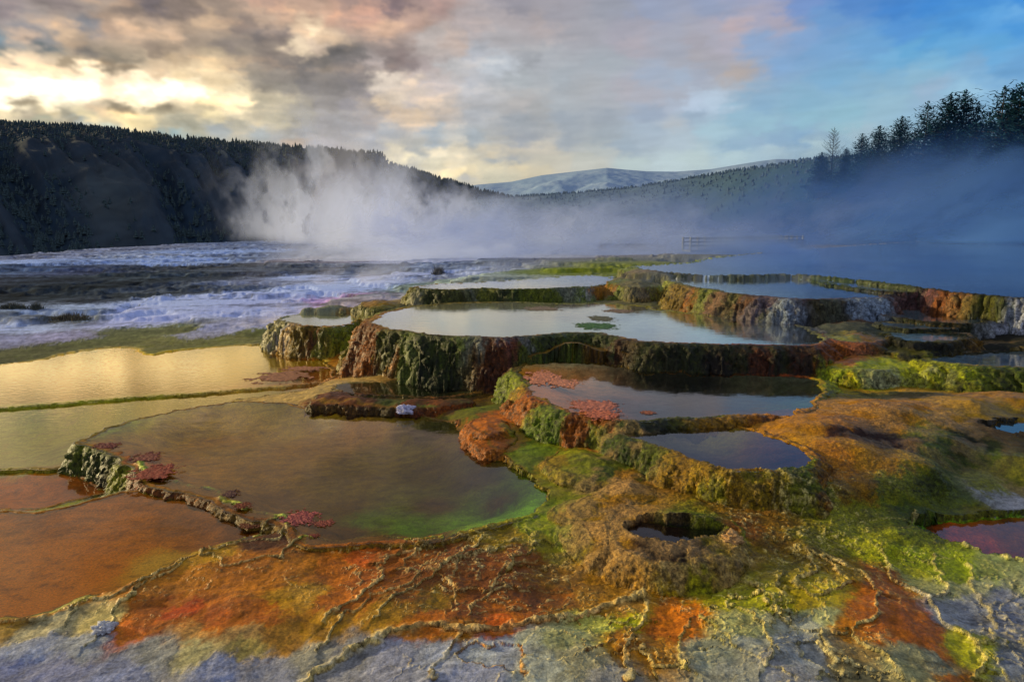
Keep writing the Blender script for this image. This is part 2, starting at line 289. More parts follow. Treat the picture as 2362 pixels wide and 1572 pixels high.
for z, ty, nm, w, dep, pl in items:
    pl = chaikin(pl, 1 if ty == 'P' else 2)
    sl = window(pl, 1.2); s = np.clip(RR[sl] / 8, .6, 3)
    amp = .55 if nm in ('Y', 'Y2', 'Y3', 'O') else 1.
    d = sdist(pl, sl) + wob[sl] * s * amp
    if ty == 'T':
        top = z + nB[sl] * .02 + np.minimum(-d, .35) * .2
        hh = np.where(d < 0, top, z + nB[sl] * .02 * np.exp(-np.maximum(d, 0) * 8) - drop(np.maximum(d, 0), w, 2.2))
        up = hh > H[sl]
        wallm[sl] = np.where(up, np.where(d > 0, sst(0, .04, d), 0), wallm[sl])
        floor_[sl] = np.where(up, 0, floor_[sl]); H[sl] = np.maximum(H[sl], hh); continue
    wid += 1; ins = d < 0
    rim = .008 + .010 * nC[sl] + .008 * nB[sl]
    if nm in ('Y', 'Y2', 'Y3', 'O'): rim = .004 + .007 * nC[sl]
    if nm == 'G': rim = .02 + .014 * nC[sl]
    if nm == 'A': rim = .002 + .007 * nC[sl]
    if nm == 'M': rim = .03 + .01 * nC[sl]
    rim = np.maximum(rim, .004 if nm not in ('G', 'E', 'B') else .010)
    rw = .035 * s * (.45 if nm in ('Y', 'Y2', 'Y3', 'O') else 1)
    bed = z - dep * sst(0, .55 * s + dep, -d) + .012 * nB[sl] - .006
    rimh = z + rim * np.exp(-(np.minimum(d, 0) / (rw)) ** 2)
    hin = np.where(d > -3 * rw, np.maximum(bed, rimh - .022 * sst(0, 1, -d / rw / 1.2) * 1.2), bed)
    fl = fbm(X[sl] * 9, Y[sl] * 9, 2, 3.3)
    dd = np.maximum(d + .02 * fl * sst(.02, .12, d), 0)
    ms = np.clip({'D': 1.6, 'M': 2.6, 'P': .9, 'C': 2.1, 'B': 2.4, 'E': 1.7, 'U': 1.5, 'A': 2.4, 'L': 2.}.get(nm, 2.8) * (1 + .7 * fbm(X[sl] * 1.3, Y[sl] * 1.3, 3, 14.4)), .9, 4.5)
    dr = drop(np.maximum(dd - .02, 0), w * (1 + .6 * nA[sl]), ms)
    qs = .11 + .03 * nA[sl]; pq = dr / qs + .5 * fl + .8 * nA[sl]; led = (np.floor(pq) + sst(.25, .95, pq - np.floor(pq)) - .5 * fl - .8 * nA[sl]) * qs
    dr = dr + (np.maximum(led, 0) - dr) * .55 * sst(.06, .2, dr) * sst(-.5, .3, fbm(X[sl] * 2, Y[sl] * 2, 2, 15.5))
    q2 = .035; p2 = dr / q2 + 1.2 * fl + 3 * nA[sl]; l2 = (np.floor(p2) + sst(.2, .95, p2 - np.floor(p2)) - 1.2 * fl - 3 * nA[sl]) * q2
    dr = dr + (np.maximum(l2, 0) - dr) * .7 * sst(.03, .1, dr) * sst(.2, -.3, nB[sl] + .5 * nA[sl])
    hout = z + rim - dr
    hh = np.where(ins, hin, hout)
    up = ~ins & (hout > H[sl])
    cl = ins
    if nm in ('R', 'K', 'K2', 'M', 'P'): pass
    wallm[sl] = np.where(up, sst(0.02, .06, d), np.where(cl, 0, wallm[sl]))
    owner[sl] = np.where(up | cl, wid, owner[sl])
    floor_[sl] = np.where(cl, np.where(d < -.01, wid, 0), np.where(up, 0, floor_[sl]))
    H[sl] = np.where(cl, hh, np.maximum(H[sl], hh))
    RIMZ[sl] = np.maximum(RIMZ[sl], np.exp(-(d / (.04 * s)) ** 2) * (nm in ('Y', 'Y2', 'Y3', 'O', 'A')))
    WATER[nm] = (wid, z, sl, d.copy())
# rimstone ridges
ridm = np.zeros(H.shape, np.float32)
wx = X + .05 * fbm(X * 5, Y * 5, 3, 9.9) + .018 * fbm(X * 20, Y * 20, 2, 2.9); wy = Y + .05 * fbm(X * 5, Y * 5, 3, 12.9) + .018 * fbm(X * 20, Y * 20, 2, 22.9)
for h, w, pl in RIDGES:
    pts = np.array([at(a, b, -.1) for a, b in pl]); sl = window(pts, .3)
    d = np.full(X[sl].shape, 9., np.float32); sg = d * 0
    for k in range(len(pts) - 1):
        ax, ay = pts[k][:2]; ex, ey = pts[k + 1][:2] - pts[k][:2]; L_ = math.hypot(ex, ey); nx_, ny_ = -ey / L_, ex / L_
        if nx_ * ax + ny_ * ay < 0: nx_, ny_ = -nx_, -ny_
        t = np.clip(((wx[sl] - ax) * ex + (wy[sl] - ay) * ey) / (ex * ex + ey * ey), 0, 1)
        dk = np.hypot(wx[sl] - ax - t * ex, wy[sl] - ay - t * ey)
        sg = np.where(dk < d, (wx[sl] - ax) * nx_ + (wy[sl] - ay) * ny_, sg); d = np.minimum(d, dk)
    H[sl] += .45 * h * sst(-w * .5, w * .5, sg) * np.exp(-(d / (.09 if w < .03 else .2)) ** 2)
    d = d * (1 + .45 * nC[sl]); g = np.exp(-(d / w / (.55 if w < .03 else .7)) ** 2) * np.clip(.75 + .6 * nB[sl], .25, 1.1)
    H[sl] += g * h * (.42 if w < .03 else .7) * (1 + .5 * nB[sl]); ridm[sl] = np.maximum(ridm[sl], g)
# natural micro-terrace networks: scalloped edges of thin sheets stepping down to the viewer
def zone(cx, cy, rx, ry, z=-.1):         # soft elliptical zone given by its place and size on the ground
    c = polar(at(cx, cy, z)); ex = polar(at(cx + rx, cy, z)); ey = polar(at(cx, cy - ry, z))
    a = abs(ex[0] - c[0]); b = abs(ey[1] - c[1])
    q = ((T2 - c[0]) / a) ** 2 + ((L2 - c[1]) / b) ** 2
    return np.exp(-q * q).astype(np.float32)
wx2 = wx + .035 * fbm(X * 11, Y * 11, 3, 19.9) + .10 * nB; wy2 = wy + .035 * fbm(X * 11, Y * 11, 3, 29.9)
v1, id1 = voro(wx2 * 3.2 + 1.2 * nA, wy2 * 4.2, 5); v2, id2 = voro(wx2 * 8.0, wy2 * 11, 31)
zn = np.clip(zone(1900, 1490, 560, 130) + zone(1250, 1530, 330, 60) + .9 * zone(1120, 1320, 230, 110), 0, 1)
zn2 = np.clip(zone(1500, 1480, 260, 90) + zone(1800, 1250, 220, 120, 0) + zone(2300, 1450, 120, 120) + .8 * zone(1120, 1290, 220, 70), 0, 1)
calm = 1 - np.clip(zone(2130, 1510, 120, 90) + zone(600, 1400, 300, 80) + zone(1560, 1460, 60, 60) + zone(1960, 1430, 60, 60), 0, 1)
bk_ = sst(-.35, .25, nB + .6 * nC)
g1 = np.exp(-(v1 / (.036 + .016 * nC)) ** 2) * zn * calm * (.35 + .65 * bk_); g2 = np.exp(-(v2 / .085) ** 2) * zn2 * calm * bk_
keepl = (floor_ == 0)
H += np.where(keepl, g1 * (.007 + .006 * nC) + g2 * (.007 + .006 * nC) + (id1 - .5) * .034 * zn * calm * sst(0, .05, v1) + (id2 - .5) * .014 * zn2 * calm * sst(0, .08, v2), 0)
ridm = np.maximum(ridm, np.maximum(g1, g2 * .7) * keepl)
# pebbled scales on the tan flowstone
tan = np.clip(zone(1600, 1140, 330, 90, .1) + zone(1500, 1290, 220, 90) + zone(2050, 1000, 260, 110, .35) + zone(1900, 1180, 300, 80, .1), 0, 1)
v3, id3 = voro(X * 26 + 2 * nB, Y * 26, 9)
H += np.where(keepl, tan * (np.minimum(v3, .35) * .013), 0)
H += np.where(keepl, .004 * nC, 0)
v4, id4 = voro(wx2 * 5.5 + .8 * nA, wy2 * 8.5, 77)
zl = np.clip(zone(1050, 1330, 330, 110) + zone(1550, 1420, 600, 70) + zone(1950, 1230, 280, 110, .02) + .5 * zone(500, 1350, 300, 70), 0, 1) * keepl
lace = np.exp(-(v4 / .030) ** 2) * zl * sst(-.15, .25, nB + .5 * nC + .2 * nA)
H += lace * .005 + (id4 - .5) * .008 * zl * sst(0, .05, v4)
ridm = np.maximum(ridm, lace * .9)
gr = np.gradient(H, axis=0) / np.gradient(RR, axis=0); gt = np.gradient(H, axis=1) / (RR * (TH[1] - TH[0]))
steep = np.hypot(gr, gt)
# lumpy displacement along the normal on the walls (drapes of moss and travertine)
nx = -(gr * np.sin(T2) + gt * np.cos(T2)); ny = -(gr * np.cos(T2) - gt * np.sin(T2)); nl = np.sqrt(nx * nx + ny * ny + 1)
lump = fbm(X * 7 + H * 5, Y * 7 - H * 7, 4, 31.) * .045 + fbm(X * 24 + Y * 5, H * 24 + Y * 12, 4, 41., .6) * .034 + np.abs(fbm(X * 9, H * 7 + Y * 5, 3, 43.)) * .03
lump = lump * sst(.5, 1.6, steep) * (RR < 30) * np.clip(RR / 7, .6, 1.6)
XD = X + nx / nl * lump; YD = Y + ny / nl * lump; ZD = H + lump * .3 / nl

# water level lookup and ray marching of photo points onto the surface
WL = np.full(H.shape, -99., np.float32)
for nm, (wd, z, sl, d) in WATER.items(): WL[sl] = np.where(floor_[sl] == wd, z, WL[sl])
SURF = np.maximum(H, WL)
def hit(px, py):
    d = ray(px, py); d = d / np.hypot(d[0], d[1]); rs = rr; zz = CAM[2] + d[2] * rs
    j = int(round((math.atan2(d[0], d[1]) - TH[0]) / (TH[1] - TH[0]))); j = min(max(j, 0), NT - 1)
    b = np.nonzero(zz < SURF[:, j])[0]; i = b[0] if len(b) else NR - 1
    k = 2 if floor_[i, j] > 0 and WL[i, j] > H[i, j] else (1 if (wallm[i, j] > .5 or steep[i, j] > 1.) else 0)
    return TH[j], LR[i], k

# ------------------------------------------------------------------ colours of the ground, seen light and shade painted in, point by point (place as seen, colour)
COLS = '''
0,1560 7f86b0;120,1550 848ab4;300,1540 8b93b8;500,1550 8b93b6;60,1500 9aa2bb;200,1480 9aa0aa;350,1510 9a9a96;450,1500 b0a884;560,1500 b8a470;700,1520 9c9a90;620,1560 8d92aa
100,1450 b4ab8e;230,1440 c0b080;0,1430 a88a58;60,1380 a4682c;150,1350 a06428;0,1300 96601e;120,1250 98601c;250,1300 9c5a18;380,1280 b08c5c;340,1290 b08c60;300,1200 8c5418;100,1200 7c4818;420,1200 6c3c10;300,1240 944c14;450,1240 7c3c10;540,1220 603010;200,1180 884e18;30,1220 8c5a1e;500,1270 b08a40;600,1240 583010
330,1420 a04c10;300,1450 b85410;420,1400 ac4408;500,1430 a84c14;600,1420 a85014;380,1350 a8743a;460,1340 b07a40;520,1350 a87038;600,1350 b07838;700,1370 b8925a;640,1390 b08a50;780,1390 a85a1c;820,1290 b8500c;780,1300 b86a24;850,1340 a04c10;700,1300 a87436;560,1300 a8703a;900,1300 8c4410;450,1460 b08a60;560,1460 a88a64;650,1470 a88050;750,1440 a07c44;850,1470 988058;830,1510 8c8c90;950,1440 a06a28;1000,1430 a86020;1150,1430 b85010;1230,1430 b4581c;1050,1440 a07038
900,1520 9a9eb8;1000,1500 9aa2b8;1100,1500 a0a8b0;1200,1480 a8ae9c;1300,1470 a8aa84;1100,1550 9298b4;1250,1550 a8aca0;1180,1490 9aa2b8;1350,1520 a09c84;1400,1560 908f8c;1380,1450 b4b470;1450,1420 a8a848;1450,1470 a87834;1530,1450 b05c14;1500,1490 a87c40;1560,1430 c0701c;1620,1420 a0a060;1700,1450 a8a87c;1650,1500 98a090;1750,1490 9aa098;1850,1500 9aa2a8;1700,1550 989c94;1800,1550 9698a0;1900,1550 98947c;1850,1440 a4a89c;1900,1420 a0a884;1950,1440 9c6c30;2000,1420 986024;2060,1380 a05a1c;2050,1450 a05818;2100,1420 a04e10;2150,1480 a4642c;2150,1450 8c4c18;2100,1510 8f8f78;2160,1530 8c8f80;2080,1540 8c8c70;2250,1500 a8a818;2220,1480 9c9c28;2270,1540 a8a030;2200,1565 a06820;1980,1520 8c7a58;2000,1560 8c8468
2100,1320 a8a858;2100,1340 9c9c70;2130,1370 9498a0;2180,1360 989c78;2250,1400 8c94a8;2200,1430 9098a8;2320,1380 848ca4;2350,1450 7f87a0;2330,1530 707c94;2250,1350 949a80;2320,1340 8c947c;2280,1440 8c90a0
2050,1340 985420;2000,1330 90601c;1950,1310 907820;1900,1350 a0941c;1840,1370 a09028;1780,1370 909020;1700,1370 98981c;1620,1360 90901c;1550,1370 a8903c;1500,1360 b08f54;1440,1390 b48c5c;1400,1385 a07840;1640,1300 a08454;1700,1310 88781c;1750,1290 806c14;1800,1310 787010;1850,1280 806e14;1780,1250 806414;1720,1220 885c1c;1800,1200 8c6c1c;1750,1180 8c6818;1850,1220 7c7414;1900,1250 84801c;1930,1200 848414;2000,1250 a0a018;2060,1280 989c10;2030,1230 8c8f18;2100,1290 84a010;2150,1300 6c9410;2200,1315 749814;2300,1330 78905c
1250,1200 7a8c10;1200,1180 6c8c10;1260,1170 588c10;1150,1190 688010;1100,1210 848818;1300,1220 689010;1250,1250 847c18;1180,1240 8c7818;1320,1270 807414;1200,1290 845414;1100,1290 80481a;1050,1330 7c4c14;1120,1350 6c3c10;1200,1370 784c18;1280,1330 7c5c18;1350,1310 8c6c20;1300,1380 8c5c1c;1350,1370 947030;1000,1300 844c10;950,1360 8c5c18;1080,1400 8c5010;900,1420 947424;1000,1380 8c7018;1180,1400 a05818;1300,1420 a85c1c
1460,1310 b08a54;1500,1320 b49260;1560,1320 b09a70;1620,1320 a8946c;1680,1320 9a8458;1420,1290 b0884c;1390,1250 ac8444;1360,1210 a88040;1300,1190 9c8040;1330,1175 8c7824;1350,1200 94782c;1430,1170 ac8450;1480,1150 a07c3c;1520,1130 94702c;1460,1120 ac8454;1430,1100 a47c4c;1560,1150 90742c;1600,1170 847c18;1520,1190 6c6c10;1480,1190 845c1c;1600,1185 5c7810;1650,1200 748018;1400,1200 9c7c34
1550,1225 200c04;1480,1230 2c1006;1600,1240 1c1c06;1640,1230 182c08;1520,1250 240e04;1560,1210 30280c
1560,1090 947438;1620,1110 a08040;1700,1110 a88a50;1740,1120 a89060;1800,1105 746c20;1850,1115 5c6414;1880,1100 4c6c10;1870,1080 307010;1640,1130 7c7c14;1700,1150 8c7024;1650,1160 80641c;1780,1150 806c1c;1850,1150 747418;1900,1110 845c28;1900,1150 78541c;1950,1130 7c6424;2000,1120 8c6c28;1950,1090 946c30;1900,1060 9c6c30;1950,1050 a87838;2000,1060 a07c30;2050,1070 8c6c2c;2060,1130 707420;2050,1180 607010;2100,1170 2c6410;2130,1200 487010;2100,1220 4c6c14;2000,1180 787c18;2100,1110 5c6c10;2150,1050 247008;2180,1080 186410;2130,1100 2c5c10;2200,1130 345c10;2150,1000 606820;2200,1020 1c5010;2240,1010 0c3008;2300,1030 183c0c;2280,1060 446818;2330,1100 585c18;2280,1130 6c7418;2200,1160 4c7014;2250,1180 706c34;2300,1150 9ca0ac;2340,1170 a4a8b8;2280,1145 8f98a0;2360,1130 807454;2200,1190 747418
1850,950 b08040;1900,940 ac8038;2000,935 a87c38;2100,930 a4782c;2200,920 a08034;2300,910 987430;2362,920 907030;1880,980 a87c40;1950,970 a07034;2050,960 9c7438;2150,960 987830;2250,960 8c742c;2350,950 887430;1850,1010 ac8448;1800,985 a87c40;1750,975 906424;1960,1020 9c7840;2000,1035 a8803c;2100,1045 90782c;1830,1000 a07840
1940,1000 3c1c10;2000,1010 301810;2060,1018 3c2010;2090,1025 402410;2300,990 101c20;2350,985 0c1c28;2280,980 142428
1700,970 8c6c20;1600,966 44560c;1500,970 40500c;1450,985 3c5c0c;1780,965 6c4418;1860,935 3c4818;1900,915 5c6810;2000,912 2c3c0c;2100,910 242c08;2200,898 1c2c0c;1950,905 8c8014
1600,1040 1c1810;1550,1010 20241c;1700,1040 200e0a;1800,1060 240e08;1680,1000 4c4828;1740,1020 3c2418;1500,1000 283028;1650,1070 200c08;1850,1065 38200c
1300,880 202830;1400,900 1c2430;1500,920 20262e;1600,930 1e242a;1700,920 1c2424;1750,950 3c2c1c;1800,950 5c2c18;1850,930 3c3c1c;1820,900 26281c;1600,870 060808;1500,860 080a0a;1400,950 282828
1250,865 c07858;1230,890 a85c3c;1290,885 c88060;1240,925 a85838;1350,940 a86048;1380,955 b4603c;1390,970 a84c24;1350,985 8c401c
1210,870 8c8430;1180,880 7c8c20;1160,890 6c8c1c;1180,920 98802c;1150,920 688c18;1220,960 8c7c24;1240,980 4c8c14;1280,1000 388410;1200,1000 8c7c28;1170,960 a0543c;1120,960 b45c40;1100,970 a45434;1100,990 b06840;1080,1000 a4603c;1120,1010 9c5c30;1150,1020 985424;1180,1030 80641c;1220,1040 508c14;1200,1060 588010;1260,1070 90742c;1250,1090 788018;1280,1110 8c7c24;1290,1060 8c7824;1320,1050 748018;1340,1080 78801c;1370,1060 606c14;1400,1090 3c5c10;1430,1070 687018;1380,1120 8c7438;1350,1120 60601c;1300,1010 904c1c;1320,990 944018;1350,1000 8c4c18;1290,1130 7c7c20;1060,960 606010;1040,940 8c4024;1100,940 5c6c10
1420,1000 2c6c0c;1450,1020 245c0c;1480,1030 346c10;1520,1050 5c6818;1500,1045 4c6818;1550,1070 8c7430;1600,1090 a08444;1650,1100 a88c50;1750,1100 7c7c30;1370,1020 607818
800,780 848c38;760,780 8c7438;780,820 a07040;760,850 b08454;790,850 946834;830,790 70401c;850,820 8c5024;830,860 9c6430;860,860 784420;880,800 4c5c1c;900,790 1c3c10;890,840 7c6428;900,860 905c24;930,800 4c6c2c;950,820 6c8454;940,850 50642c;970,790 14300c;970,830 103010;1000,830 406424;1000,860 1c3c10;1030,800 2c4814;1040,840 1c300c;1060,790 7c8c50;1080,810 70746c;1100,790 80847c;1090,830 907c5c;1110,840 583018;1130,800 602c14;1150,820 6c2c12;1140,850 4c2010;1160,790 74747c;1200,785 707478;1180,800 6c3424;1080,860 34300c
950,895 1c2406;1050,895 1c2808;850,895 34280a;800,900 4c3410;1000,905 201c06
740,920 5c2814;780,920 682c18;720,930 84402c;850,930 602c12;900,930 4c5810;880,925 3c4c0c;950,935 783418;1000,930 803c20;1050,935 6c301c;930,945 6c2c14;980,940 5c6c14;1040,925 5c4418
700,780 6c5c20;680,770 786428;660,790 a08050;720,790 6c4020;740,795 6c7030;640,780 8c8454;750,770 4c5c1c;780,765 5c7428
860,705 90702c;890,705 6c6828;840,700 8c6c34;930,700 7c7440;750,740 90946c;900,715 7c8048;700,715 808470;960,690 948c78
850,930 5c2c14;600,770 60681c;500,785 6c741c;450,790 6c6c1c;400,765 747420;300,765 6c7020;380,785 7c782c;200,790 5c6410;100,810 4c580c;0,830 445408;50,820 505c10;250,795 606410;550,780 787430
600,750 a09fc0;450,775 9894a8;500,760 a09fc0;300,745 a4a4c8;150,780 8c84a4;0,790 8080a4;650,760 a4a0a0;100,750 a0a8c0;0,760 949cb8;50,700 6c7078;150,740 585a50;200,720 8c94a4;300,715 b4b4d4;400,700 b8bcd8;500,690 b8bcdc;600,690 a8acd0;550,720 a4a8cc;700,670 b4bce0;800,660 bcc4e4;850,655 b4bcdc;650,705 a4a4c4;750,695 a88ca8;800,690 ac7c80;900,650 a8b0d0;350,720 acb0d0
0,720 747c88;100,720 8c94a4;0,690 2c3438;100,690 343c40;200,690 484c50;300,680 484c4c;400,670 54585c;500,660 5c6068;200,660 343c40;100,650 343c44;300,640 40484c;400,640 4c5458;500,640 44484c;600,650 74788c;600,635 5c606c;0,650 3c4450;100,620 40506c;0,625 586880;200,625 48506c;300,620 4c5058;450,620 4c4c4c;600,620 5c6068;700,620 5c6068;850,620 606674;1000,615 70788c;700,640 949cb8;900,635 a0a4c4;1020,640 707488
0,605 a0b0d4;150,600 8494b8;100,590 7c7c8c;50,593 7c7c8c;300,590 8c90a0;400,600 90a0c4;500,580 8494b8;300,570 7c7c8c;200,575 7c7c8c;400,560 7c7c84;550,570 747c94;600,590 6c7488;650,560 64708c;750,570 848494;800,600 9c8c8c;950,600 a4a0b4;1100,590 9ca0bc
1010,672 384420;1050,672 4c502c;970,672 505c24;1090,672 6c6c5c;1110,680 6c7034;1150,680 2c4c28;1180,680 3c6024;1220,680 60702c;1270,680 586c28;1300,670 70786c;1350,670 8c8c94;1330,660 806858;1400,655 506c2c;1420,665 845c2c;1380,670 a07440;1420,685 60843c;1350,690 688848;1450,670 70684c;1490,680 78684c;1530,650 747460
1300,625 74903c;1350,632 70884c;1250,640 94a090;1100,650 98a090;1200,650 8c9c94;1000,655 8c9c88;1400,640 70884c;1480,625 7c746c;1520,630 707470;1460,640 747060;1440,655 74705c
1530,660 909c60;1560,680 806c40;1520,690 7c7030;1500,710 706c38;1600,690 885c3c;1650,700 7c6454;1700,705 704c3c;1750,710 6c6470;1800,710 8090a8;1830,710 8098b8;1770,700 6c6068;1850,700 583c30;1880,690 583828;1860,720 4c5058;1920,695 4c5448;1950,700 38342c;2000,700 7c94b4;1970,710 8098b8;1700,690 606040;1620,670 748450;1680,725 504c30;1600,730 5c5c2c;1760,735 4c5438;1880,730 4c4830
1560,635 5c7058;1700,640 5c6c70;1800,640 586c6c;1950,645 3c6c44;2050,660 386c30;2000,672 44505c;2100,672 30343c;2140,668 886464;2170,680 80543c;2200,700 8c684c;2250,710 84704c;2280,720 6c6434;2300,705 345018;2270,725 28440c;2350,710 a0a8c0;2350,740 a8b0c8;2320,750 98a0bc;2330,700 304c18;2100,690 483c40;2140,700 584044
1900,750 505850;1950,740 54544c;1980,760 3c4c44;1950,780 707448;2000,780 906c14;1930,800 884c34;1970,800 905848;1920,830 7c4828;1960,830 a06c4c;1990,820 7c5844;2060,800 3c4010;2100,800 142408;2150,800 0e1c08;2200,800 403818;2250,795 705820;2200,770 102414;2150,745 202c14;2100,738 28381c;2120,760 24380c;2200,760 203414;2280,790 604c24;2300,780 141c10;2340,800 18240c;2300,800 101c10
1950,860 a0a83c;1930,880 7c983c;1960,890 b4a414;2000,870 949c74;2050,870 9ca080;2100,850 a4a834;2150,870 98a088;2200,870 949c78;2050,850 94a028;2000,850 809430;2180,850 a0a024;2250,860 6c8c20;2300,860 507818;2350,860 3c6810;2300,875 2c4c10;2150,890 909818;1980,900 ac8c0c;2080,895 9c7c10;2220,880 809420;1920,870 74983c
1400,800 244c0c;1300,775 3c5c24;1350,780 28500c;1500,805 1c480c;1600,810 1c3c18;1700,810 243c1c;1800,810 2c3c20;1450,825 443818;1420,820 4c3014;1550,830 2c300c;1500,830 3c3414;1600,840 283c14;1700,840 303014;1800,840 30241c;1850,840 40201a;1850,820 3c3024;1900,800 704030;1650,860 201808;1800,865 803424;1750,860 542414;1250,800 30500c;1280,820 243c08;1330,810 4c5818;1220,830 4c6020;1370,830 5c441c
1000,730 c4c4a4;1200,740 c0c4b0;1400,740 98a498;900,740 c8c4a0;1200,710 a8a89c;1100,765 c4c4a8;1300,755 b0bcac;1600,770 303c28;1700,775 283424;1800,780 24302c;1300,760 7c8c7c;1100,760 908c70;1500,740 4c5c50;1340,710 7c6c58;1420,745 3c5c28
700,740 a09c80;100,1130 7c4418;200,1120 5c2814;0,1120 84501c;50,1150 7c4c1c;240,1125 3c1008
0,1000 6c8c60;100,980 84985c;200,960 90a064;400,930 a0a464;600,910 a8a870;100,1050 6c8c64;0,1060 688c6c;50,940 8c9c50;700,905 b49c70;300,930 98a05c;0,960 70905c
100,900 c0a83c;300,870 c0ac50;500,860 bcac54;0,880 c8a02c;200,850 d0b450;600,840 b8ac64;700,830 b0a468;400,830 c8b45c;650,870 a8745c;620,875 98603c;700,870 b0846c
300,1020 7c5428;500,1000 74501c;700,1000 6c4818;900,1000 54400f;400,1050 845c28;600,1050 684414;800,1060 543c10;1000,1050 3c2c0c;1100,1080 302008;500,950 846024;700,950 785a20;900,960 54441c;1000,980 2c2410;400,1100 6c4414;600,1120 50300c;800,1120 48300c;1000,1120 3c240c;1150,1130 34200c;700,1170 482408;800,1180 442008;900,1200 502808;1000,1190 482a08;850,1150 44480c;950,1165 3c5c0c;1050,1180 406c10;1150,1160 3c6c0c;1100,1190 507810;800,1220 5c2c08;900,1230 6c380c;750,1230 643410;1000,1220 783c10;1180,1170 488010
180,1050 4c6410;220,1060 3c600c;270,1080 707420;300,1090 80802c;200,1030 6c7c1c;250,1100 4c5c14;170,1080 2c400c;310,1070 7c8028
340,1060 8c3c30;350,1090 7c3020;330,1050 6c3024
'''
FLOORS = '1600,615 7894b8;1700,605 7090b8;1800,600 6488b0;1900,620 5078a8;2000,600 3c6498;2100,620 2c5488;2200,600 204880;2300,640 183c74;2350,580 183c78;1700,625 7090b4;2000,640 305890;1700,660 60748c;1850,670 5c7490;1980,675 405878;2100,720 243c54;2200,730 1c3044;2150,755 304c64;2150,778 4c7090;2250,828 2c4c6c;2200,1240 5c1c06;2300,1260 541806;2350,1290 601e08;2150,1230 2c0c04;2350,1220 3c1404;2340,830 203c5c;500,980 805420;800,980 6c4818'  # pool floor colours; the blues have reflected steam painted in
smp = [[], [], []]
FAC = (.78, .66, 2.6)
WALLS = '1600,640 5c6c50;1700,641 5c6c5c;1800,641 54685c;1900,650 3c6040;2000,660 3c6038;2080,668 386030;1950,665 445044'
COLS += WALLS + ';' + FLOORS
nw_ = nf_ = 0
nf_ = len(FLOORS.split(';')); nw_ = nf_ + len(WALLS.split(';')); toks = COLS.replace('\n', ';').split(';')
for ti_, tok in enumerate(toks):
    if not tok.strip(): continue
    a, c = tok.split(); px, py = map(float, a.split(','))
    t, l, k = hit(px, py); col = lin(c)
    if ti_ >= len(toks) - nw_: k = 1
    if ti_ >= len(toks) - nf_: k = 2
    if k == 2: col = [v * FAC[2] for v in col]
    smp[k].append((t, l, col))
def cmap(k, p):
    P = np.array([(a, b) for a, b, _ in smp[k]]); V = np.array([v for _, _, v in smp[k]]); return coarse(P, V, p, 560, 520)
pth = T2 + (.016 * fbm(X * 3.5, Y * 3.5, 6, 51., .62) + .009 * fbm(X * 16, Y * 16, 4, 52., .65))
pl_ = L2 + (.032 * fbm(X * 3.5, Y * 2.5, 6, 61., .62) + .018 * fbm(X * 16, Y * 12, 4, 62., .65))
cg = sample(cmap(0, 5.5), pth, pl_)
cw = sample(cmap(1, 5.0), pth, pl_)
cf = sample(cmap(2, 3.2), T2 + (pth - T2) * .6, L2 + (pl_ - L2) * .6)
wm = np.clip(np.maximum(wallm * .9, sst(.7, 1.5, steep)), 0, 1)
for q_ in ('Y', 'Y2', 'O'): wm = np.where(owner == WATER[q_][0], wm * .1, wm)
wm = wm[..., None] * (RR < 25)[..., None]
fm = ((floor_ > 0) & (H < WL - .001))
fe = fm.copy(); fe[1:] &= fm[:-1]; fe[2:] &= fm[:-2]; fe[:-1] &= fm[1:]; fe[:, 1:] &= fm[:, :-1]; fe[:, :-1] &= fm[:, 1:]; fm = fe[..., None].astype(np.float32)
gw = sst(.3, .6, wm[..., 0]) * (owner == WATER['G'][0]) * sst(math.atan((2150 - CX) / F), math.atan((2080 - CX) / F), T2)
cw = cw * (1 - gw[..., None]) + (np.array(lin('54604c')) * (1 + .5 * nB[..., None])) * gw[..., None]
col = cg * (1 - wm) + cw * wm; col = col * (1 - fm) + cf * fm
rz = (RIMZ * (1 - wm[..., 0]) * (1 - fm[..., 0]))[..., None]
col = col * (1 - rz) + (cf * .35 + np.array(lin('7c5c28')) * .6) * rz
r_, g_, b_ = col[..., 0], col[..., 1], col[..., 2]
col[..., 1] = g_ * (1 + .75 * sst(2.2, 5, r_ / (g_ + 1e-4)) * (b_ < g_))
col[..., 0] = r_ + .55 * np.maximum(g_ - r_, 0) * (b_ < g_)
gm = col.mean(-1, keepdims=True); grn = sst(1.0, 1.5, col[..., 1] / (col[..., 0] + 1e-4))[..., None]; blu = sst(.9, 1.2, col[..., 2] / (col[..., 0] + 1e-4))[..., None]
col = col * (1 - .22 * grn * (1 - blu)); col = gm + (col - gm) * (1.42 - .36 * grn * (1 - blu) - .62 * blu); col = np.maximum(col, .002)
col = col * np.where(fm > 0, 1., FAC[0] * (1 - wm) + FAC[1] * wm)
# rimstone lines catch pale mineral
rc = col * .35 + np.array(lin('dcc884')) * .72
col = col + (rc - col) * (np.clip(ridm, 0, 1) * (1 - .5 * sst(.3, 1, nB)))[..., None] * (1 - fm * .6)
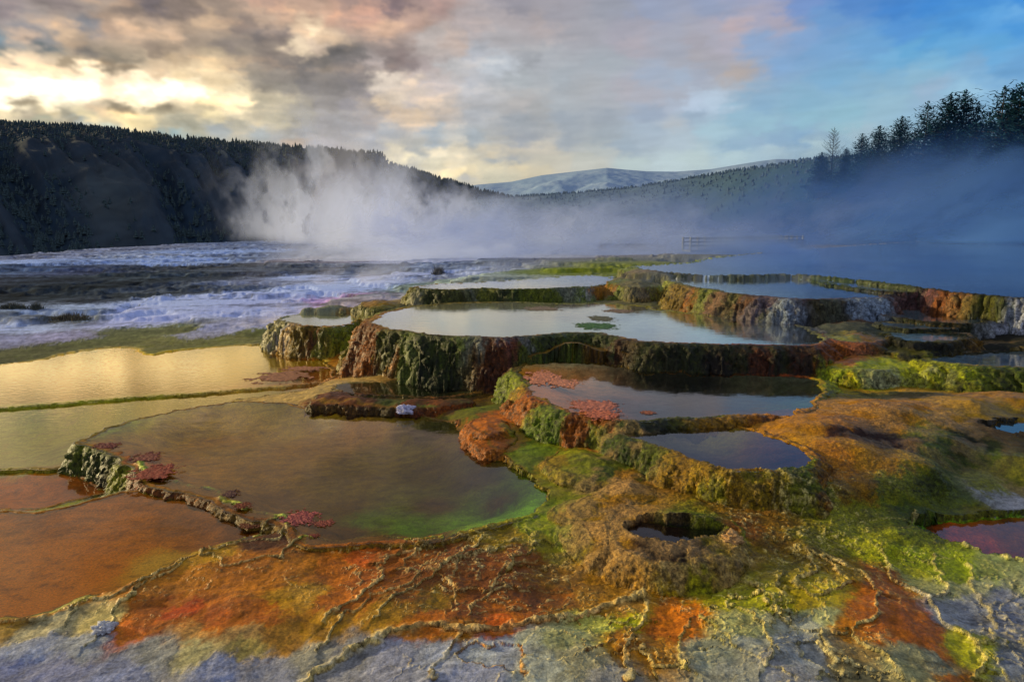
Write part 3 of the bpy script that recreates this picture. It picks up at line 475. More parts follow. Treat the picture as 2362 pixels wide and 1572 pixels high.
# mottling: mineral bloom, algae strands, cracks
n1 = fbm(X * 9, Y * 9, 4, 71.); n2 = fbm(X * 40, Y * 40, 2, 72.); n3 = fbm(X * 2.2, Y * 2.2, 4, 73.)
vs = fbm(np.where(wm[..., 0] > .3, X * 22, X * 8), np.where(wm[..., 0] > .3, Y * 22, Y * 30) , 3, 74.)
mo = fbm(X * 15 + H * 9, Y * 9 + H * 22, 4, 75., .6)
swx = X + .25 * fbm(X * 1.2, Y * 1.2, 3, 76.); swy = Y + .25 * fbm(X * 1.2, Y * 1.2, 3, 78.)
band = fbm(swx * 2.2 + swy * 2., swy * 13 - swx * 5., 4, 79., .6)
bedn = fbm(X * 5 + nA, Y * 8, 5, 95., .62)
lum = 1 + .55 * bedn * fm[..., 0] * (RR < 14) + .45 * band * (1 - wm[..., 0]) * (RR < 20) * (1 - fm[..., 0] * .5) + .75 * mo * wm[..., 0] + .30 * n1 + .22 * n2 * (RR < 12) + .18 * n3 + .25 * vs * wm[..., 0]
col = col * np.clip(lum, .25, 2.0)[..., None]
# far flats: streaks of dark and pale crust
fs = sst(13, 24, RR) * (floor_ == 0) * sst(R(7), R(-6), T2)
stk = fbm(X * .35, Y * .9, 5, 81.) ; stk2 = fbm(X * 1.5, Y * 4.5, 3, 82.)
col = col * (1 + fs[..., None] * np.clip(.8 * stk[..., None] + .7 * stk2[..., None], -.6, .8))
# pale vegetation flecks in the yellow-green lagoon
lag = np.zeros(H.shape, bool); wd, z, sl, d = WATER['Y2']; lag[sl] = floor_[sl] == wd
fk = sst(.30, .5, fbm(X * 7, Y * 5, 2, 91.)) * lag * sst(-.2, .3, fbm(X * .9, Y * .9, 2, 93.) + .15)
col = col + (np.array(lin('e0d890')) * .8 - col) * (fk * .6)[..., None]
col = col * (1 + fs[..., None] * np.array([.08, .28, .70]))  # blue skylight tint painted on the far flats
wd, z, sl, d = WATER['Y']; yy = np.zeros(H.shape, bool); yy[sl] = floor_[sl] == wd; col = col * np.where(yy[..., None], np.array([1.5, 1.25, .5]), 1.) * np.where(lag[..., None], np.array([1.0, .9, .7]), 1.)  # golden sky reflection put into the yellow lake's floor colour
wd, z, sl, d = WATER['O']; yy = np.zeros(H.shape, bool); yy[sl] = floor_[sl] == wd; col = col * np.where(yy[..., None], np.array([.78, .90, .36]), 1.)
col = np.where(floor_[..., None] > 0, col, 1.22 * col * np.clip(col.mean(-1, keepdims=True), .004, 1) ** .2)
tz = np.clip(zone(1400, 1230, 130, 110) + zone(1560, 1310, 200, 50) + zone(1440, 1120, 80, 50) + .6 * zone(2080, 960, 260, 50, .4), 0, 1) * (floor_ == 0) * sst(-.2, .2, nB + .5 * nA + .15)
col = col + (np.array(lin('b8925c')) * np.clip(1 + .5 * n1[..., None], .4, 1.6) * .62 - col) * (.6 * tz)[..., None]
for q_, k_ in (('A', (.80, 1.16, .42)), ('S', (.5, .6, .5)), ('M', (.35, .35, .3)), ('C', (.8, .95, 1.1)), ('R', (1.7, 3.0, .3))):
    wd, z, sl, d = WATER[q_]; yy = np.zeros(H.shape, bool); yy[sl] = floor_[sl] == wd; col = col * np.where(yy[..., None], np.array(k_), 1.)
col = col / np.maximum(1, col.max(-1, keepdims=True) / .8)
gf = col.mean(-1, keepdims=True); mf = (.85 * fs * sst(-.1, .25, (col[..., 0] - .8 * col[..., 2]) / gf[..., 0]))[..., None]; col = col + (gf * np.array([.78, .97, 1.25]) - col) * mf  # warm far flats pulled to the painted skylight blue
# moss tops: green fringe along rims of upper pools
col = np.clip(col, .003, .85)
satn = (col.max(-1) - col.min(-1)) / (col.max(-1) + .01)
wet = np.clip(np.maximum(wm[..., 0], .9 * sst(.45, .8, satn) * sst(-.4, .3, nB + .3)), 0, 1)
rgh = np.clip(wm[..., 0] + .5 * tan + .5 * ridm + .22 + .3 * sst(.5, .2, satn), 0, 1)
scale_ = np.clip(tan * (floor_ == 0), 0, 1)

def ground_material():
    m = N('travertine_and_algae'); a = m.n('ShaderNodeAttribute', attribute_name='col'); b = m.n('ShaderNodeAttribute', attribute_name='wet'); s = m.n('ShaderNodeAttribute', attribute_name='scales')
    g = m.n('ShaderNodeNewGeometry')
    n1 = m.n('ShaderNodeTexNoise', {'Vector': g.outputs['Position'], 'Scale': 70.0, 'Detail': 4.0, 'Roughness': .8})
    n2 = m.n('ShaderNodeTexNoise', {'Vector': g.outputs['Position'], 'Scale': 11.0, 'Detail': 6.0, 'Roughness': .6})
    v = m.n('ShaderNodeTexVoronoi', {'Vector': g.outputs['Position'], 'Scale': 42.0}, feature='DISTANCE_TO_EDGE')
    f = m.n('ShaderNodeMapRange', {0: n1.outputs[0], 1: .3, 2: .7, 3: .5, 4: 1.6}).outputs[0]
    ve = m.n('ShaderNodeMapRange', {0: v.outputs['Distance'], 1: 0.0, 2: .12, 3: .6, 4: 1.1}).outputs[0]
    vf = m.n('ShaderNodeMix', {0: s.outputs['Fac'], 2: 1.0, 3: ve}).outputs[0]
    c = m.mix(1.0, m.mix(1.0, a.outputs['Color'], f, 'MULTIPLY'), vf, 'MULTIPLY')
    hgt = m.math('ADD', m.math('ADD', m.math('MULTIPLY', n1.outputs[0], .016), m.math('MULTIPLY', n2.outputs[0], .030)), m.math('MULTIPLY', m.math('MULTIPLY', ve, s.outputs['Fac']), .006))
    q = m.n('ShaderNodeAttribute', attribute_name='rgh')
    bu = m.n('ShaderNodeBump', {'Strength': .9, 'Distance': 1.0, 'Height': m.math('MULTIPLY', hgt, q.outputs['Fac'])})
    n3 = m.n('ShaderNodeTexNoise', {'Vector': g.outputs['Position'], 'Scale': 28.0, 'Detail': 5.0, 'Roughness': .7})
    c = m.mix(m.math('MULTIPLY', b.outputs['Fac'], q.outputs['Fac']), c, m.mix(1.0, c, m.n('ShaderNodeMapRange', {0: n3.outputs[0], 1: .35, 2: .65, 3: .25, 4: 1.8}).outputs[0], 'MULTIPLY'))
    ro = m.n('ShaderNodeMapRange', {0: b.outputs['Fac'], 1: 0.0, 2: 1.0, 3: .88, 4: .42}).outputs[0]
    ro = m.math('ADD', ro, m.math('MULTIPLY', m.math('SUBTRACT', n2.outputs[0], .5), .5))
    bs = m.n('ShaderNodeBsdfPrincipled', {'Base Color': c, 'Roughness': ro, 'Normal': bu.outputs[0], 'Specular IOR Level': m.math('MULTIPLY', m.n('ShaderNodeAttribute', attribute_name='gloss').outputs['Fac'], .2)})
    m.link(bs.outputs[0], m.out.inputs[0]); return m.m
gmat = ground_material()
g = grid_mesh('ground', XD, YD, ZD, gmat, cols=col, attrs={'wet': wet, 'scales': scale_, 'rgh': rgh, 'gloss': 1 - .97 * sst(13, 26, RR)}); tag(g, kind='structure')
# land below the terraces, out to the horizon
vm = simple('valley_floor', (.05, .07, .05), .95, .4, .01)
m = MB(); k = 48; ring = []
for r_, z_ in ((0, -26), (190, -26), (700, -32), (14000, -34)):
    ring.append([(r_ * math.cos(2 * math.pi * i / k), r_ * math.sin(2 * math.pi * i / k), z_) for i in range(k)])
m.add([p for q in ring for p in q], [(a * k + i, a * k + (i + 1) % k, (a + 1) * k + (i + 1) % k, (a + 1) * k + i) for a in range(3) for i in range(k)])
tag(m.build('terrain', vm), kind='structure')

# ------------------------------------------------------------------ water
def water_material(name, tint, rough, bump, scale, extra=0.0, gc=(1, 1, 1)):
    m = N(name); g = m.n('ShaderNodeNewGeometry')
    mp = m.n('ShaderNodeMapping', {'Vector': g.outputs['Position'], 'Scale': (1, 1.8, 1)})
    ns = m.n('ShaderNodeTexNoise', {'Vector': mp.outputs[0], 'Scale': scale, 'Detail': 3.0})
    bu = m.n('ShaderNodeBump', {'Strength': .5, 'Distance': bump, 'Height': ns.outputs[0]})
    fr = m.n('ShaderNodeFresnel', {'IOR': 1.33, 'Normal': bu.outputs[0]})
    gl = m.n('ShaderNodeBsdfGlossy', {'Roughness': rough, 'Normal': bu.outputs[0], 'Color': (*gc, 1)})
    tr = m.n('ShaderNodeBsdfTransparent', {'Color': (*tint, 1)})
    f = m.math('MINIMUM', m.math('ADD', m.math('MULTIPLY', fr.outputs[0], 1.0), extra), .97)
    mx = m.n('ShaderNodeMixShader', {0: f, 1: tr.outputs[0], 2: gl.outputs[0]})
    m.link(mx.outputs[0], m.out.inputs[0]); return m.m
wmat = water_material('still_pool_water', (.97, .95, .86), .06, .003, 3.0, 0.)
wgold = water_material('gold_reflection_water', (1.0, .95, .70), .07, .003, 9.0, .26, (1., .87, .56))  # golden sky reflection tinted into the gloss colour
wpale = water_material('pale_pool_water', (.97, .95, .88), .07, .004, 4.0, .22)
wrip = water_material('rippled_pool_water', (.97, .96, .88), .07, .003, 9.0, .08)
for nm, (wd, z, sl, d) in WATER.items():
    keep = (d < .05) & (np.abs(SURF[sl] - z) < .5)
    keep[:-1] |= keep[1:]; keep[:, :-1] |= keep[:, 1:]
    keep[-1] = False; keep[:, -1] = False
    keep &= (d < .09)
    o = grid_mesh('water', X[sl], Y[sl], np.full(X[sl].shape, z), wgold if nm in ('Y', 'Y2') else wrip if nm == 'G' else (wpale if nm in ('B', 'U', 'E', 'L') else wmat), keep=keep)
    tag(o, kind='structure')

# ------------------------------------------------------------------ floating algae crusts, mineral lumps, little bushes
def surf_pt(px, py):
    t, l, k = hit(px, py); j = int((t - TH[0]) / (TH[1] - TH[0]) + .5); i = np.searchsorted(LR, l - 1e-9); r = math.exp(l)
    return np.array([r * math.sin(t), r * math.cos(t), float(SURF[min(i, NR - 1), j])])
def mat_patch(px, py, wpx, hpx, color, label, seed):
    c = surf_pt(px, py); dist = math.hypot(c[0], c[1]); rx = wpx / 2 / F * dist; ry = abs(at(px, py - hpx / 2, c[2])[1] - at(px, py + hpx / 2, c[2])[1]) / 2
    n = 80; u = np.linspace(-1.4, 1.4, n); A, B = np.meshgrid(u, u)
    d = np.hypot(A, B); e = 1 - d + .75 * fbm(A * 1.6, B * 1.9, 4, seed) + .5 * fbm(A * 5, B * 4, 4, seed + 9, .6)
    Z = np.clip(e, -1, .5) * .008 + .006 * fbm(A * 6, B * 6, 3, seed + 5) + .004
    cc = np.array(lin(color)) * .8; cv = cc[None, None, :] * np.clip(1 + .5 * fbm(A * 7, B * 7, 3, seed + 2), .3, 2)[..., None]
    o = grid_mesh('algae_mat', A * rx, B * ry, Z, gmat, cols=cv, keep=(e > 0.0), attrs={'wet': np.full(A.shape, .5), 'scales': np.zeros(A.shape), 'rgh': np.full(A.shape, .7), 'gloss': np.ones(A.shape)})
    o.location = c
    tag(o, label, 'algae mat', 'algae crusts floating on the hot pools')
for a in [
 (245,1028,50,16,'7c4038','small dark red crust floating just inside the left tip of the big brown pool'),
 (335,1055,60,22,'84483c','rust red crust on the inner lip above the green mossy wall at left'),
 (355,1090,90,36,'8c3c2c','broad red crust spread where the mossy wall meets the thin yellow rim'),
 (530,1140,36,16,'6c4840','little grey red crust at the first bend of the yellow rim'),
 (558,1168,40,14,'84442c','thin red crust beside the yellow rim, above its middle'),
 (690,1195,76,34,'a0504c','largest pink crust at the right end of the yellow rim'),
 (748,1207,44,16,'a05444','small oval pink crust to the right of the largest one by the rim end'),
 (724,1236,26,9,'985040','tiny pink crust below the oval one in the brown pool'),
 (575,1214,48,14,'7c4428','faint brown crust in the orange pool under the yellow rim'),
 (1255,872,80,34,'c07c60','pink crust reaching into the dark middle pool at its upper left corner'),
 (1300,884,70,20,'c88468','pale pink crust tip floating beside the upper left corner of the dark pool'),
 (1372,937,110,26,'b8705c','pink ring of crust near the lower left edge of the dark middle pool'),
 (1390,958,80,22,'c06c50','salmon crust on the lip where the orange fall leaves the dark middle pool'),
 (1495,952,30,8,'a86850','tiny lone pink crust afloat in the dark middle pool'),
 (650,868,110,24,'9c6c50','brown red crust in the yellow lagoon left of the tall mossy wall'),
 (700,850,90,10,'a87458','thin streak of brown crust in the lagoon just under the low left wall'),
 (1390,735,50,12,'5c5c48','brown green crust afloat near the middle of the pale upper pool'),
 (1375,752,90,14,'3c6434','dark green crust afloat above the green lip of the pale upper pool'),
 (1250,712,70,10,'7c6c5c','brown flecked crust at the back edge of the pale upper pool'),
 (1430,718,60,8,'7c6858','thin brown crust under the back wall of the pale upper pool'),
 (1860,965,0,0,'',''),]:
    if a[2]: mat_patch(*a, seed=a[0] * .013)
def lump(px, py, w, color, name, label, cat, seed, spiky=0.3, zoff=0.):
    c = surf_pt(px, py); dist = math.hypot(c[0], c[1]); r = w / 2 / F * dist
    n = 40; th = np.linspace(0, 2 * math.pi, n); ph = np.linspace(0, math.pi / 2 + .3, n // 2); A, B = np.meshgrid(th, ph)
    ca, sa, sb = np.cos(A), np.sin(A), np.sin(B)
    rad = 1 + spiky * fbm(ca * sb * 2 + 5 + np.cos(B), sa * sb * 2 + seed + np.cos(B), 4, seed) * 1.4
    o = grid_mesh(name, ca * sb * rad * r, sa * sb * rad * r, np.cos(B) * rad * r * .6, gmat, cols=np.array(lin(color))[None, None, :] * np.clip(1 + .5 * fbm(A * 3, B * 6, 3, seed), .4, 1.6)[..., None], attrs={'wet': np.zeros(A.shape), 'scales': np.zeros(A.shape), 'rgh': np.full(A.shape, .9), 'gloss': np.ones(A.shape)})
    o.location = c + np.array([0, 0, zoff]); tag(o, label, cat)
lump(936, 947, 40, 'b0b0d0', 'mineral_clump', 'white lilac mineral clump on the red ledge at the back of the brown pool', 'mineral clump', 3.3, .7)
lump(238, 1450, 40, 'c0c0c8', 'white_stone', 'small white stone at the edge of the pale crust in the lower left', 'stone', 6.1, .5)
lump(1688, 1243, 46, 'b08a5c', 'knobbly_stone', 'knobbly pinkish tan stone at the right end of the dark hole pool', 'stone', 9.2, .5)
def tuft(px, py, w, h, color, label, seed, name='dry_grass_tuft', cat='grass tuft'):
    c = surf_pt(px, py); dist = math.hypot(c[0], c[1]); W = w / F * dist; Hh = h / F * dist; rd = random.Random(seed); m = MB()
    for _ in range(420):
        x = rd.gauss(0, W / 4); y = rd.gauss(0, W / 8); a = rd.uniform(0, 6.28); l = Hh * rd.uniform(.5, 1.2) * math.exp(-(x / W * 2.2) ** 2); b = W * .010 + .004
        tx, ty = x + rd.gauss(0, l * .35), y + rd.gauss(0, l * .35)
        m.add([(x - b * math.cos(a), y - b * math.sin(a), -.02), (x + b * math.cos(a), y + b * math.sin(a), -.02), (tx, ty, l)], [(0, 1, 2)])
    nn = 14; m.add([(W * .75 * math.cos(6.2832 * i / nn), W * .38 * math.sin(6.2832 * i / nn), -.03) for i in range(nn)] + [(0, 0, .03)], [(i, (i + 1) % nn, nn) for i in range(nn)])
    o = m.build(name, simple(name + '_straw', tuple(lin(color)), .9, .4, 6)); o.location = c; tag(o, label, cat)
tuft(163, 738, 95, 14, '504a3c', 'low dark grass tuft lying on the pale crust at the left', 1)
tuft(30, 712, 60, 12, '3c4038', 'dark grass tuft at the far left edge of the flats', 2)
tuft(85, 716, 26, 16, '484c44', 'thin upright dark grass tuft just right of the left edge tuft', 3)
tuft(1012, 634, 32, 22, '4c4c50', 'small dark bush on the misty flats beyond the terraces', 4, 'low_bush', 'bush')

# ------------------------------------------------------------------ boardwalk rail by the far shore
wood = simple('weathered_wood', (.17, .20, .26), .9, .3, 3)
def walkway():
    A = at_r(1592, 586, 40); A[2] = 1.2; B = at_r(1735, 583, 45); B[2] = 1.2; Ce = at_r(1850, 580, 52); Ce[2] = 1.35
    o = empty('boardwalk', A); tag(o, 'grey wooden boardwalk with a post and rail fence half hidden in steam', 'boardwalk')
    A[2] = .92; B[2] = .94; Ce[2] = .98
    def loc(p): return np.array(p) - A
    def pc(name, mb):
        x = mb.build(name, wood, o); return x
    segs = [(A, B, 9), (B, Ce, 8)]
    up = np.array([0, 0, 1.0])
    for side in (0, 1):
        off = np.array([.0, 1.7, 0]) * side
        for P, Q, n in segs:
            for k in range(n + (Q is Ce)):
                m = MB(); p = P + (Q - P) * k / n + off; m.box(loc(p) + up * .3, (.09, .09, .82), .5); pc('post', m)
            for hz in (.22, .43, .64):
                m = MB(); m.tube(loc(P + off) + up * hz, loc(Q + off) + up * hz, .03, .03, 4); pc('rail', m)
    for P, Q, n in segs:
        m = MB(); a, b = loc(P), loc(Q); w = np.array([0, 1.7, 0]); t = np.array([0, 0, -.02])
        m.add([a + t, b + t, b + w + t, a + w + t, a - up * .1, b - up * .1, b + w - up * .1, a + w - up * .1], [(0, 1, 2, 3), (7, 6, 5, 4), (0, 4, 5, 1), (2, 6, 7, 3), (1, 5, 6, 2), (0, 3, 7, 4)]); pc('deck', m)
walkway()

# ------------------------------------------------------------------ hills
def hill(name, sky, rbase, rtop, zbase, colf, nt, nr, rough, seed, back=1.25):
    """a real slope: rises from rbase to its crest at rtop, then falls away behind"""
    sx = [s[0] for s in sky]; px = np.linspace(sx[0], sx[-1], nt); py = np.interp(px, sx, [s[1] for s in sky]); rt = np.interp(px, sx, [s[2] if len(s) > 2 else rtop for s in sky])
    d = ray(px, py); th = np.arctan2(d[:, 0], d[:, 1]); zt = CAM[2] + d[:, 2] / np.hypot(d[:, 0], d[:, 1]) * rt
    v = np.linspace(0, back, nr)[:, None]
    rb = rbase * rt / rtop
    r = rb + (rt - rb) * v
    h = np.where(v <= 1, zbase + (zt - zbase) * (1 - (1 - np.minimum(v, 1)) ** 1.25), zt - (v - 1) * (zt - zbase) * 1.6)
    x = r * np.sin(th); y = r * np.cos(th)
    bell = np.clip(np.minimum(v, 1) * (1 - np.minimum(v, 1)) * 4, 0, 1)
    h = h + rough(x, y, v) * bell * 1.
    o = grid_mesh(name, x, y, h, N_attr(name), cols=colf(x, y, v, h, px), smooth=True); tag(o, kind='structure')
    return th, r, x, y, h, v
_am = {}
def N_attr(name):
    m = N(name + '_surface'); a = m.n('ShaderNodeAttribute', attribute_name='col'); bs = m.n('ShaderNodeBsdfPrincipled', {'Base Color': a.outputs['Color'], 'Roughness': .95, 'Specular IOR Level': .1})
    m.link(bs.outputs[0], m.out.inputs[0]); return m.m
SKYL = [(-1500,330),(-1000,285),(-600,268),(-350,262),(-200,272),(0,287),(100,291),(180,294),(260,303),(350,312),(430,322),(500,328),(600,333),(700,342),(800,350),(860,354),(884,358),(888,372),(898,382),(960,396),(1010,412),(1060,426),(1110,440),(1170,455),(1260,480)]
def spur(x, y, v):
    a_ = np.arctan2(x, y) * 57.3; vv = v * np.ones_like(x); s_ = a_ * .23 + vv * 1.5 + .35 * fbm(a_ * .2, vv * 1.2, 3, 77.)
    return 1 - 1.7 * np.abs(fbm(s_, vv * .8, 4, 2.)) - .35 * np.abs(fbm(s_ * 3, vv * 2, 3, 7.))
def rl(x, y, v): return 20 * spur(x, y, v) - 8 + 3 * fbm(x * .03, y * .03, 3, 4.)
def gully(x, y): return fbm(x * .008 + y * .004, y * .0025, 5, 12.)
def cl_(x, y, v, h, px):
    g_ = gully(x, y); n = fbm(x * .02, y * .02, 4, 15.)
    bare = sst(.30, .75, spur(x, y, v) + .35 * n + .2 * g_) * sst(.85, .35, v)
    dark = np.array([.014, .024, .030]); tan_ = np.array([.038, .043, .046]); c = dark + (tan_ - dark) * bare[..., None]
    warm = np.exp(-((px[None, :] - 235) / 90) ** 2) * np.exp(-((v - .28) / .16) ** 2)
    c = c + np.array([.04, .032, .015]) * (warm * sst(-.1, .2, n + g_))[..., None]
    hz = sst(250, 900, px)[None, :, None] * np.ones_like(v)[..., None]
    c = c * (1 + .3 * fbm(x * .08, y * .08, 3, 5.))[..., None] + np.array([.012, .026, .05]) * (.6 + .9 * hz)  # blue distance haze added into the slope colour
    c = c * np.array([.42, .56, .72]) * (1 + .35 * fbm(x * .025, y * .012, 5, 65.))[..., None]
    return np.clip(c, .004, .4)
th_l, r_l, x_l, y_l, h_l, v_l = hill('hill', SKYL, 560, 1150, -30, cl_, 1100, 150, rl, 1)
SKYM = [(950,440),(1060,432),(1100,426),(1180,419),(1250,404),(1330,395),(1400,387),(1440,391),(1490,395),(1560,396),(1640,390),(1700,380),(1750,372),(1790,367),(1830,367),(1900,380),(2100,400),(2400,420)]
def rm(x, y, v): return 110 * np.abs(fbm(x * .0012, y * .0009, 5, 6.)) - 60
def cm(x, y, v, h, px):
    n = fbm(x * .0035, y * .002, 6, 16.) + .5 * fbm(x * .02, y * .012, 3, 18.)
    s = sst(.0, .22, n + .25 * (v - .75)); c = np.array([.21, .31, .48]); w = np.array([.26, .36, .52])  # rock and snow tones both painted with haze blue
    return c + (w - c) * s[..., None]
hill('mountain', SKYM, 4500, 7500, -40, cm, 420, 120, rm, 2, 1.1)
SKYR = [(1000,470,520),(1120,458,500),(1300,448,460),(1440,436,420),(1560,418,380),(1640,404,340),(1700,394,300),(1780,383,260),(1860,370,220),(1900,367,200),(1960,362,190),(2060,365,185),(2200,375,180),(2400,385,180),(2800,390,180)]
def rrn(x, y, v): return 3 * fbm(x * .03, y * .03, 4, 3.)
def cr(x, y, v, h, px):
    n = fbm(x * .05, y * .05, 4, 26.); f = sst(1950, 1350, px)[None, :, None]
    c = np.array([.02, .055, .085]) * (1 - f) + np.array([.075, .125, .20]) * f  # haze painted in, stronger toward the left end
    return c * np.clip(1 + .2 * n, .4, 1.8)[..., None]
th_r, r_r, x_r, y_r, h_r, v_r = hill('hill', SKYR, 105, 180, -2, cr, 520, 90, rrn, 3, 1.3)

# ------------------------------------------------------------------ trees
def needle_mat(name, c):
    m = N(name); g = m.n('ShaderNodeNewGeometry'); oi = m.n('ShaderNodeObjectInfo')
    ns = m.n('ShaderNodeTexNoise', {'Vector': g.outputs['Position'], 'Scale': .9, 'Detail': 3.0})
    f = m.n('ShaderNodeMapRange', {0: ns.outputs[0], 1: .3, 2: .7, 3: .5, 4: 1.6}).outputs[0]
    bs = m.n('ShaderNodeBsdfPrincipled', {'Base Color': m.mix(1.0, (*c, 1), f, 'MULTIPLY'), 'Roughness': .8, 'Specular IOR Level': .2})
    m.link(bs.outputs[0], m.out.inputs[0]); return m.m
needles = needle_mat('dark_needles', (.012, .066, .105)); bark = simple('grey_bark', (.06, .05, .05), .9, .3, 3)
def fir_mesh(seed, dens=1.0, width=.27):
    """unit height fir: whorls of limbs carrying many small needle sprays"""
    rd = random.Random(seed); tr = MB(); cr_ = MB()
    tr.tube((0, 0, 0), (0, 0, .55), .017, .009, 7); tr.tube((0, 0, .55), (0, 0, .99), .009, .002, 5)
    lob = [(rd.uniform(0, 6.28), rd.uniform(.1, .9), rd.uniform(.7, 1.35)) for _ in range(9)]
    nb = int(150 * dens)
    for i in range(nb):
        z = .07 + .92 * (i / nb) ** .92; a = i * 2.399 + rd.uniform(-.4, .4); t = (1 - z) / .93
        L = width * (t ** .85) * rd.uniform(.55, 1.12) * (1 - .45 * max(0, t - .78) / .22)
        for la, lz, lm in lob:
            if abs(z - lz) < .12 and math.cos(a - la) > .5: L *= lm
        L = max(L, .018); dx, dy = math.cos(a), math.sin(a); rise = rd.uniform(.05, .35) if z > .5 else rd.uniform(-.15, .2)
        p0 = np.array([0, 0, z]); p1 = np.array([dx * L, dy * L, z + rise * L])
        if L > .05: tr.tube(p0, p1, .0035, .001, 3)
        n = max(8, int(420 * L * dens))
        for k in range(n):
            s = rd.uniform(.15, 1.03); p = p0 + (p1 - p0) * s; sp = .030 * (1.15 - .5 * s) + .006
            q = p + np.array([rd.gauss(0, sp), rd.gauss(0, sp), rd.gauss(-.004, sp * .5)])
            l = rd.uniform(.012, .027); w = l * .5; b = a + rd.uniform(-1.1, 1.1); u = np.array([math.cos(b), math.sin(b), rd.uniform(-.1, .7)]) * l
            v = np.array([-math.sin(b), math.cos(b), rd.uniform(-.5, .5)]) * w
            cr_.add([q - u * .4 - v * .4, q - u * .4 + v * .6, q + u + v * .2, q + u - v * .2], [(0, 1, 2, 3)])
    for k in range(26):
        z = rd.uniform(.93, 1.0); a = rd.uniform(0, 6.28); l = .012; r_ = (1.005 - z) * .16
        q = np.array([math.cos(a) * r_, math.sin(a) * r_, z]); cr_.add([q, q + (math.cos(a) * l, math.sin(a) * l, l), q + (-math.sin(a) * l * .5, math.cos(a) * l * .5, l * 1.5)], [(0, 1, 2)])
    return tr, cr_
def bare_mesh(seed):
    rd = random.Random(seed); tr = MB(); br = MB(); tr.tube((0, 0, 0), (0, 0, 1), .012, .002, 6)
    for i in range(85):
        z = .14 + .83 * i / 85; a = i * 2.399 + rd.uniform(-.4, .4); L = .31 * ((1 - z) ** .65) * rd.uniform(.6, 1.1); dx, dy = math.cos(a), math.sin(a)
        p = np.array([0, 0, z]); mid = p + np.array([dx * L * .55, dy * L * .55, L * .18]); e = p + np.array([dx * L, dy * L, L * .62])
        br.tube(p, mid, .0036, .0026, 3); br.tube(mid, e, .0026, .0012, 3)
        for k in range(6):
            s = rd.uniform(.2, 1); q = p + (e - p) * s; b = a + rd.choice((-.8, .8)) + rd.uniform(-.3, .3); l = L * rd.uniform(.15, .32)
            br.tube(q, q + np.array([math.cos(b) * l, math.sin(b) * l, l * .7]), .0018, .0008, 3)
    return tr, br
FIRS = []
for s, (dn, wd_) in enumerate([(1.0, .32), (1.1, .37), (.8, .40), (1.15, .32), (.75, .36)]):
    t, c = fir_mesh(100 + s, dn, wd_); FIRS.append((t.build('trunk', bark), c.build('crown', needles)))
fir_used = [False] * 5
def hill_z(x, y):
    th = math.atan2(x, y); j = int(np.clip(np.searchsorted(th_r, th), 0, len(th_r) - 1)); r = math.hypot(x, y)
    return float(np.interp(r, r_r[:, j], h_r[:, j]))
def place_fir(px, pytop, dist, kind, label, wide=1.0, cat='fir tree'):
    top = at_r(px, pytop, dist); z0 = hill_z(top[0], top[1]) - .4; hgt = top[2] - z0
    e = empty('fir_tree', (top[0], top[1], z0)); tag(e, label, cat, 'dark firs on the right hillside')
    e.scale = (hgt * wide, hgt * wide, hgt); e.rotation_euler = (0, 0, random.uniform(0, 6.28))
    for p in FIRS[kind]:
        q = p if not fir_used[kind] else p.copy()
        if fir_used[kind]: C.objects.link(q)
        q.parent = e
    fir_used[kind] = True
TREES = [
 (1953,341,150,3,1.0,'smallest fir, just right of the bare tree'),
 (1896,352,150,1,1.3,'small bushy fir at the foot of the bare tree, on its left'),
 (1990,309,140,0,1.1,'short pointed fir, first of the tall row right of the gap'),
 (2030,292,136,1,1.15,'broad rounded fir second in the rising row'),
 (2082,270,132,1,1.1,'rounded fir third in the rising row'),
 (2142,237,126,2,1.0,'wide open crowned fir with gaps, left of the twin peaks'),
 (2194,217,122,3,1.15,'left one of the twin tall pointed firs'),
 (2228,210,122,0,1.1,'right one of the twin tall pointed firs, highest of its clump'),
 (2258,238,122,2,.9,'fir shoulder high to the twins on their right side'),
 (2285,262,124,4,1.0,'ragged low fir filling the dip before the last group'),
 (2318,203,116,2,1.0,'tall fir with a broad top near the right edge'),
 (2338,214,118,4,.9,'thin fir squeezed between the last two tall ones'),
 (2358,194,114,3,1.1,'tallest fir, cut by the right edge of the photo'),
 (2062,318,138,4,1.1,'low fir between the second and third of the row'),
 (2112,300,134,4,1.1,'low ragged fir between the third fir and the wide open one'),
 (2165,290,130,1,1.0,'low dense fir in front of the gap left of the twins'),
 (2240,290,118,1,1.2,'dense low fir standing in mist below the twins'),
 (2010,345,128,1,1.3,'low dense fir in front of the start of the row'),
 (2400,215,112,1,1.1,'fir mostly beyond the right edge of the photo'),
]
for px, py, ds, kd, wd_, lb in TREES: place_fir(px, py, ds, kd, lb, wd_)
bt, bb = bare_mesh(5); top = at_r(1925, 293, 150); z0 = hill_z(top[0], top[1]) - .3; hgt = top[2] - z0
e = empty('bare_tree', (top[0], top[1], z0)); e.scale = (hgt,) * 3; tag(e, 'leafless tree with upswept twigs, alone left of the firs', 'bare tree')
bt.build('trunk', simple('dead_bark', (.05, .07, .08), .9, .3, 3), e); bb.build('branches', simple('dead_twigs', (.05, .08, .09), .9, .3, 3), e)
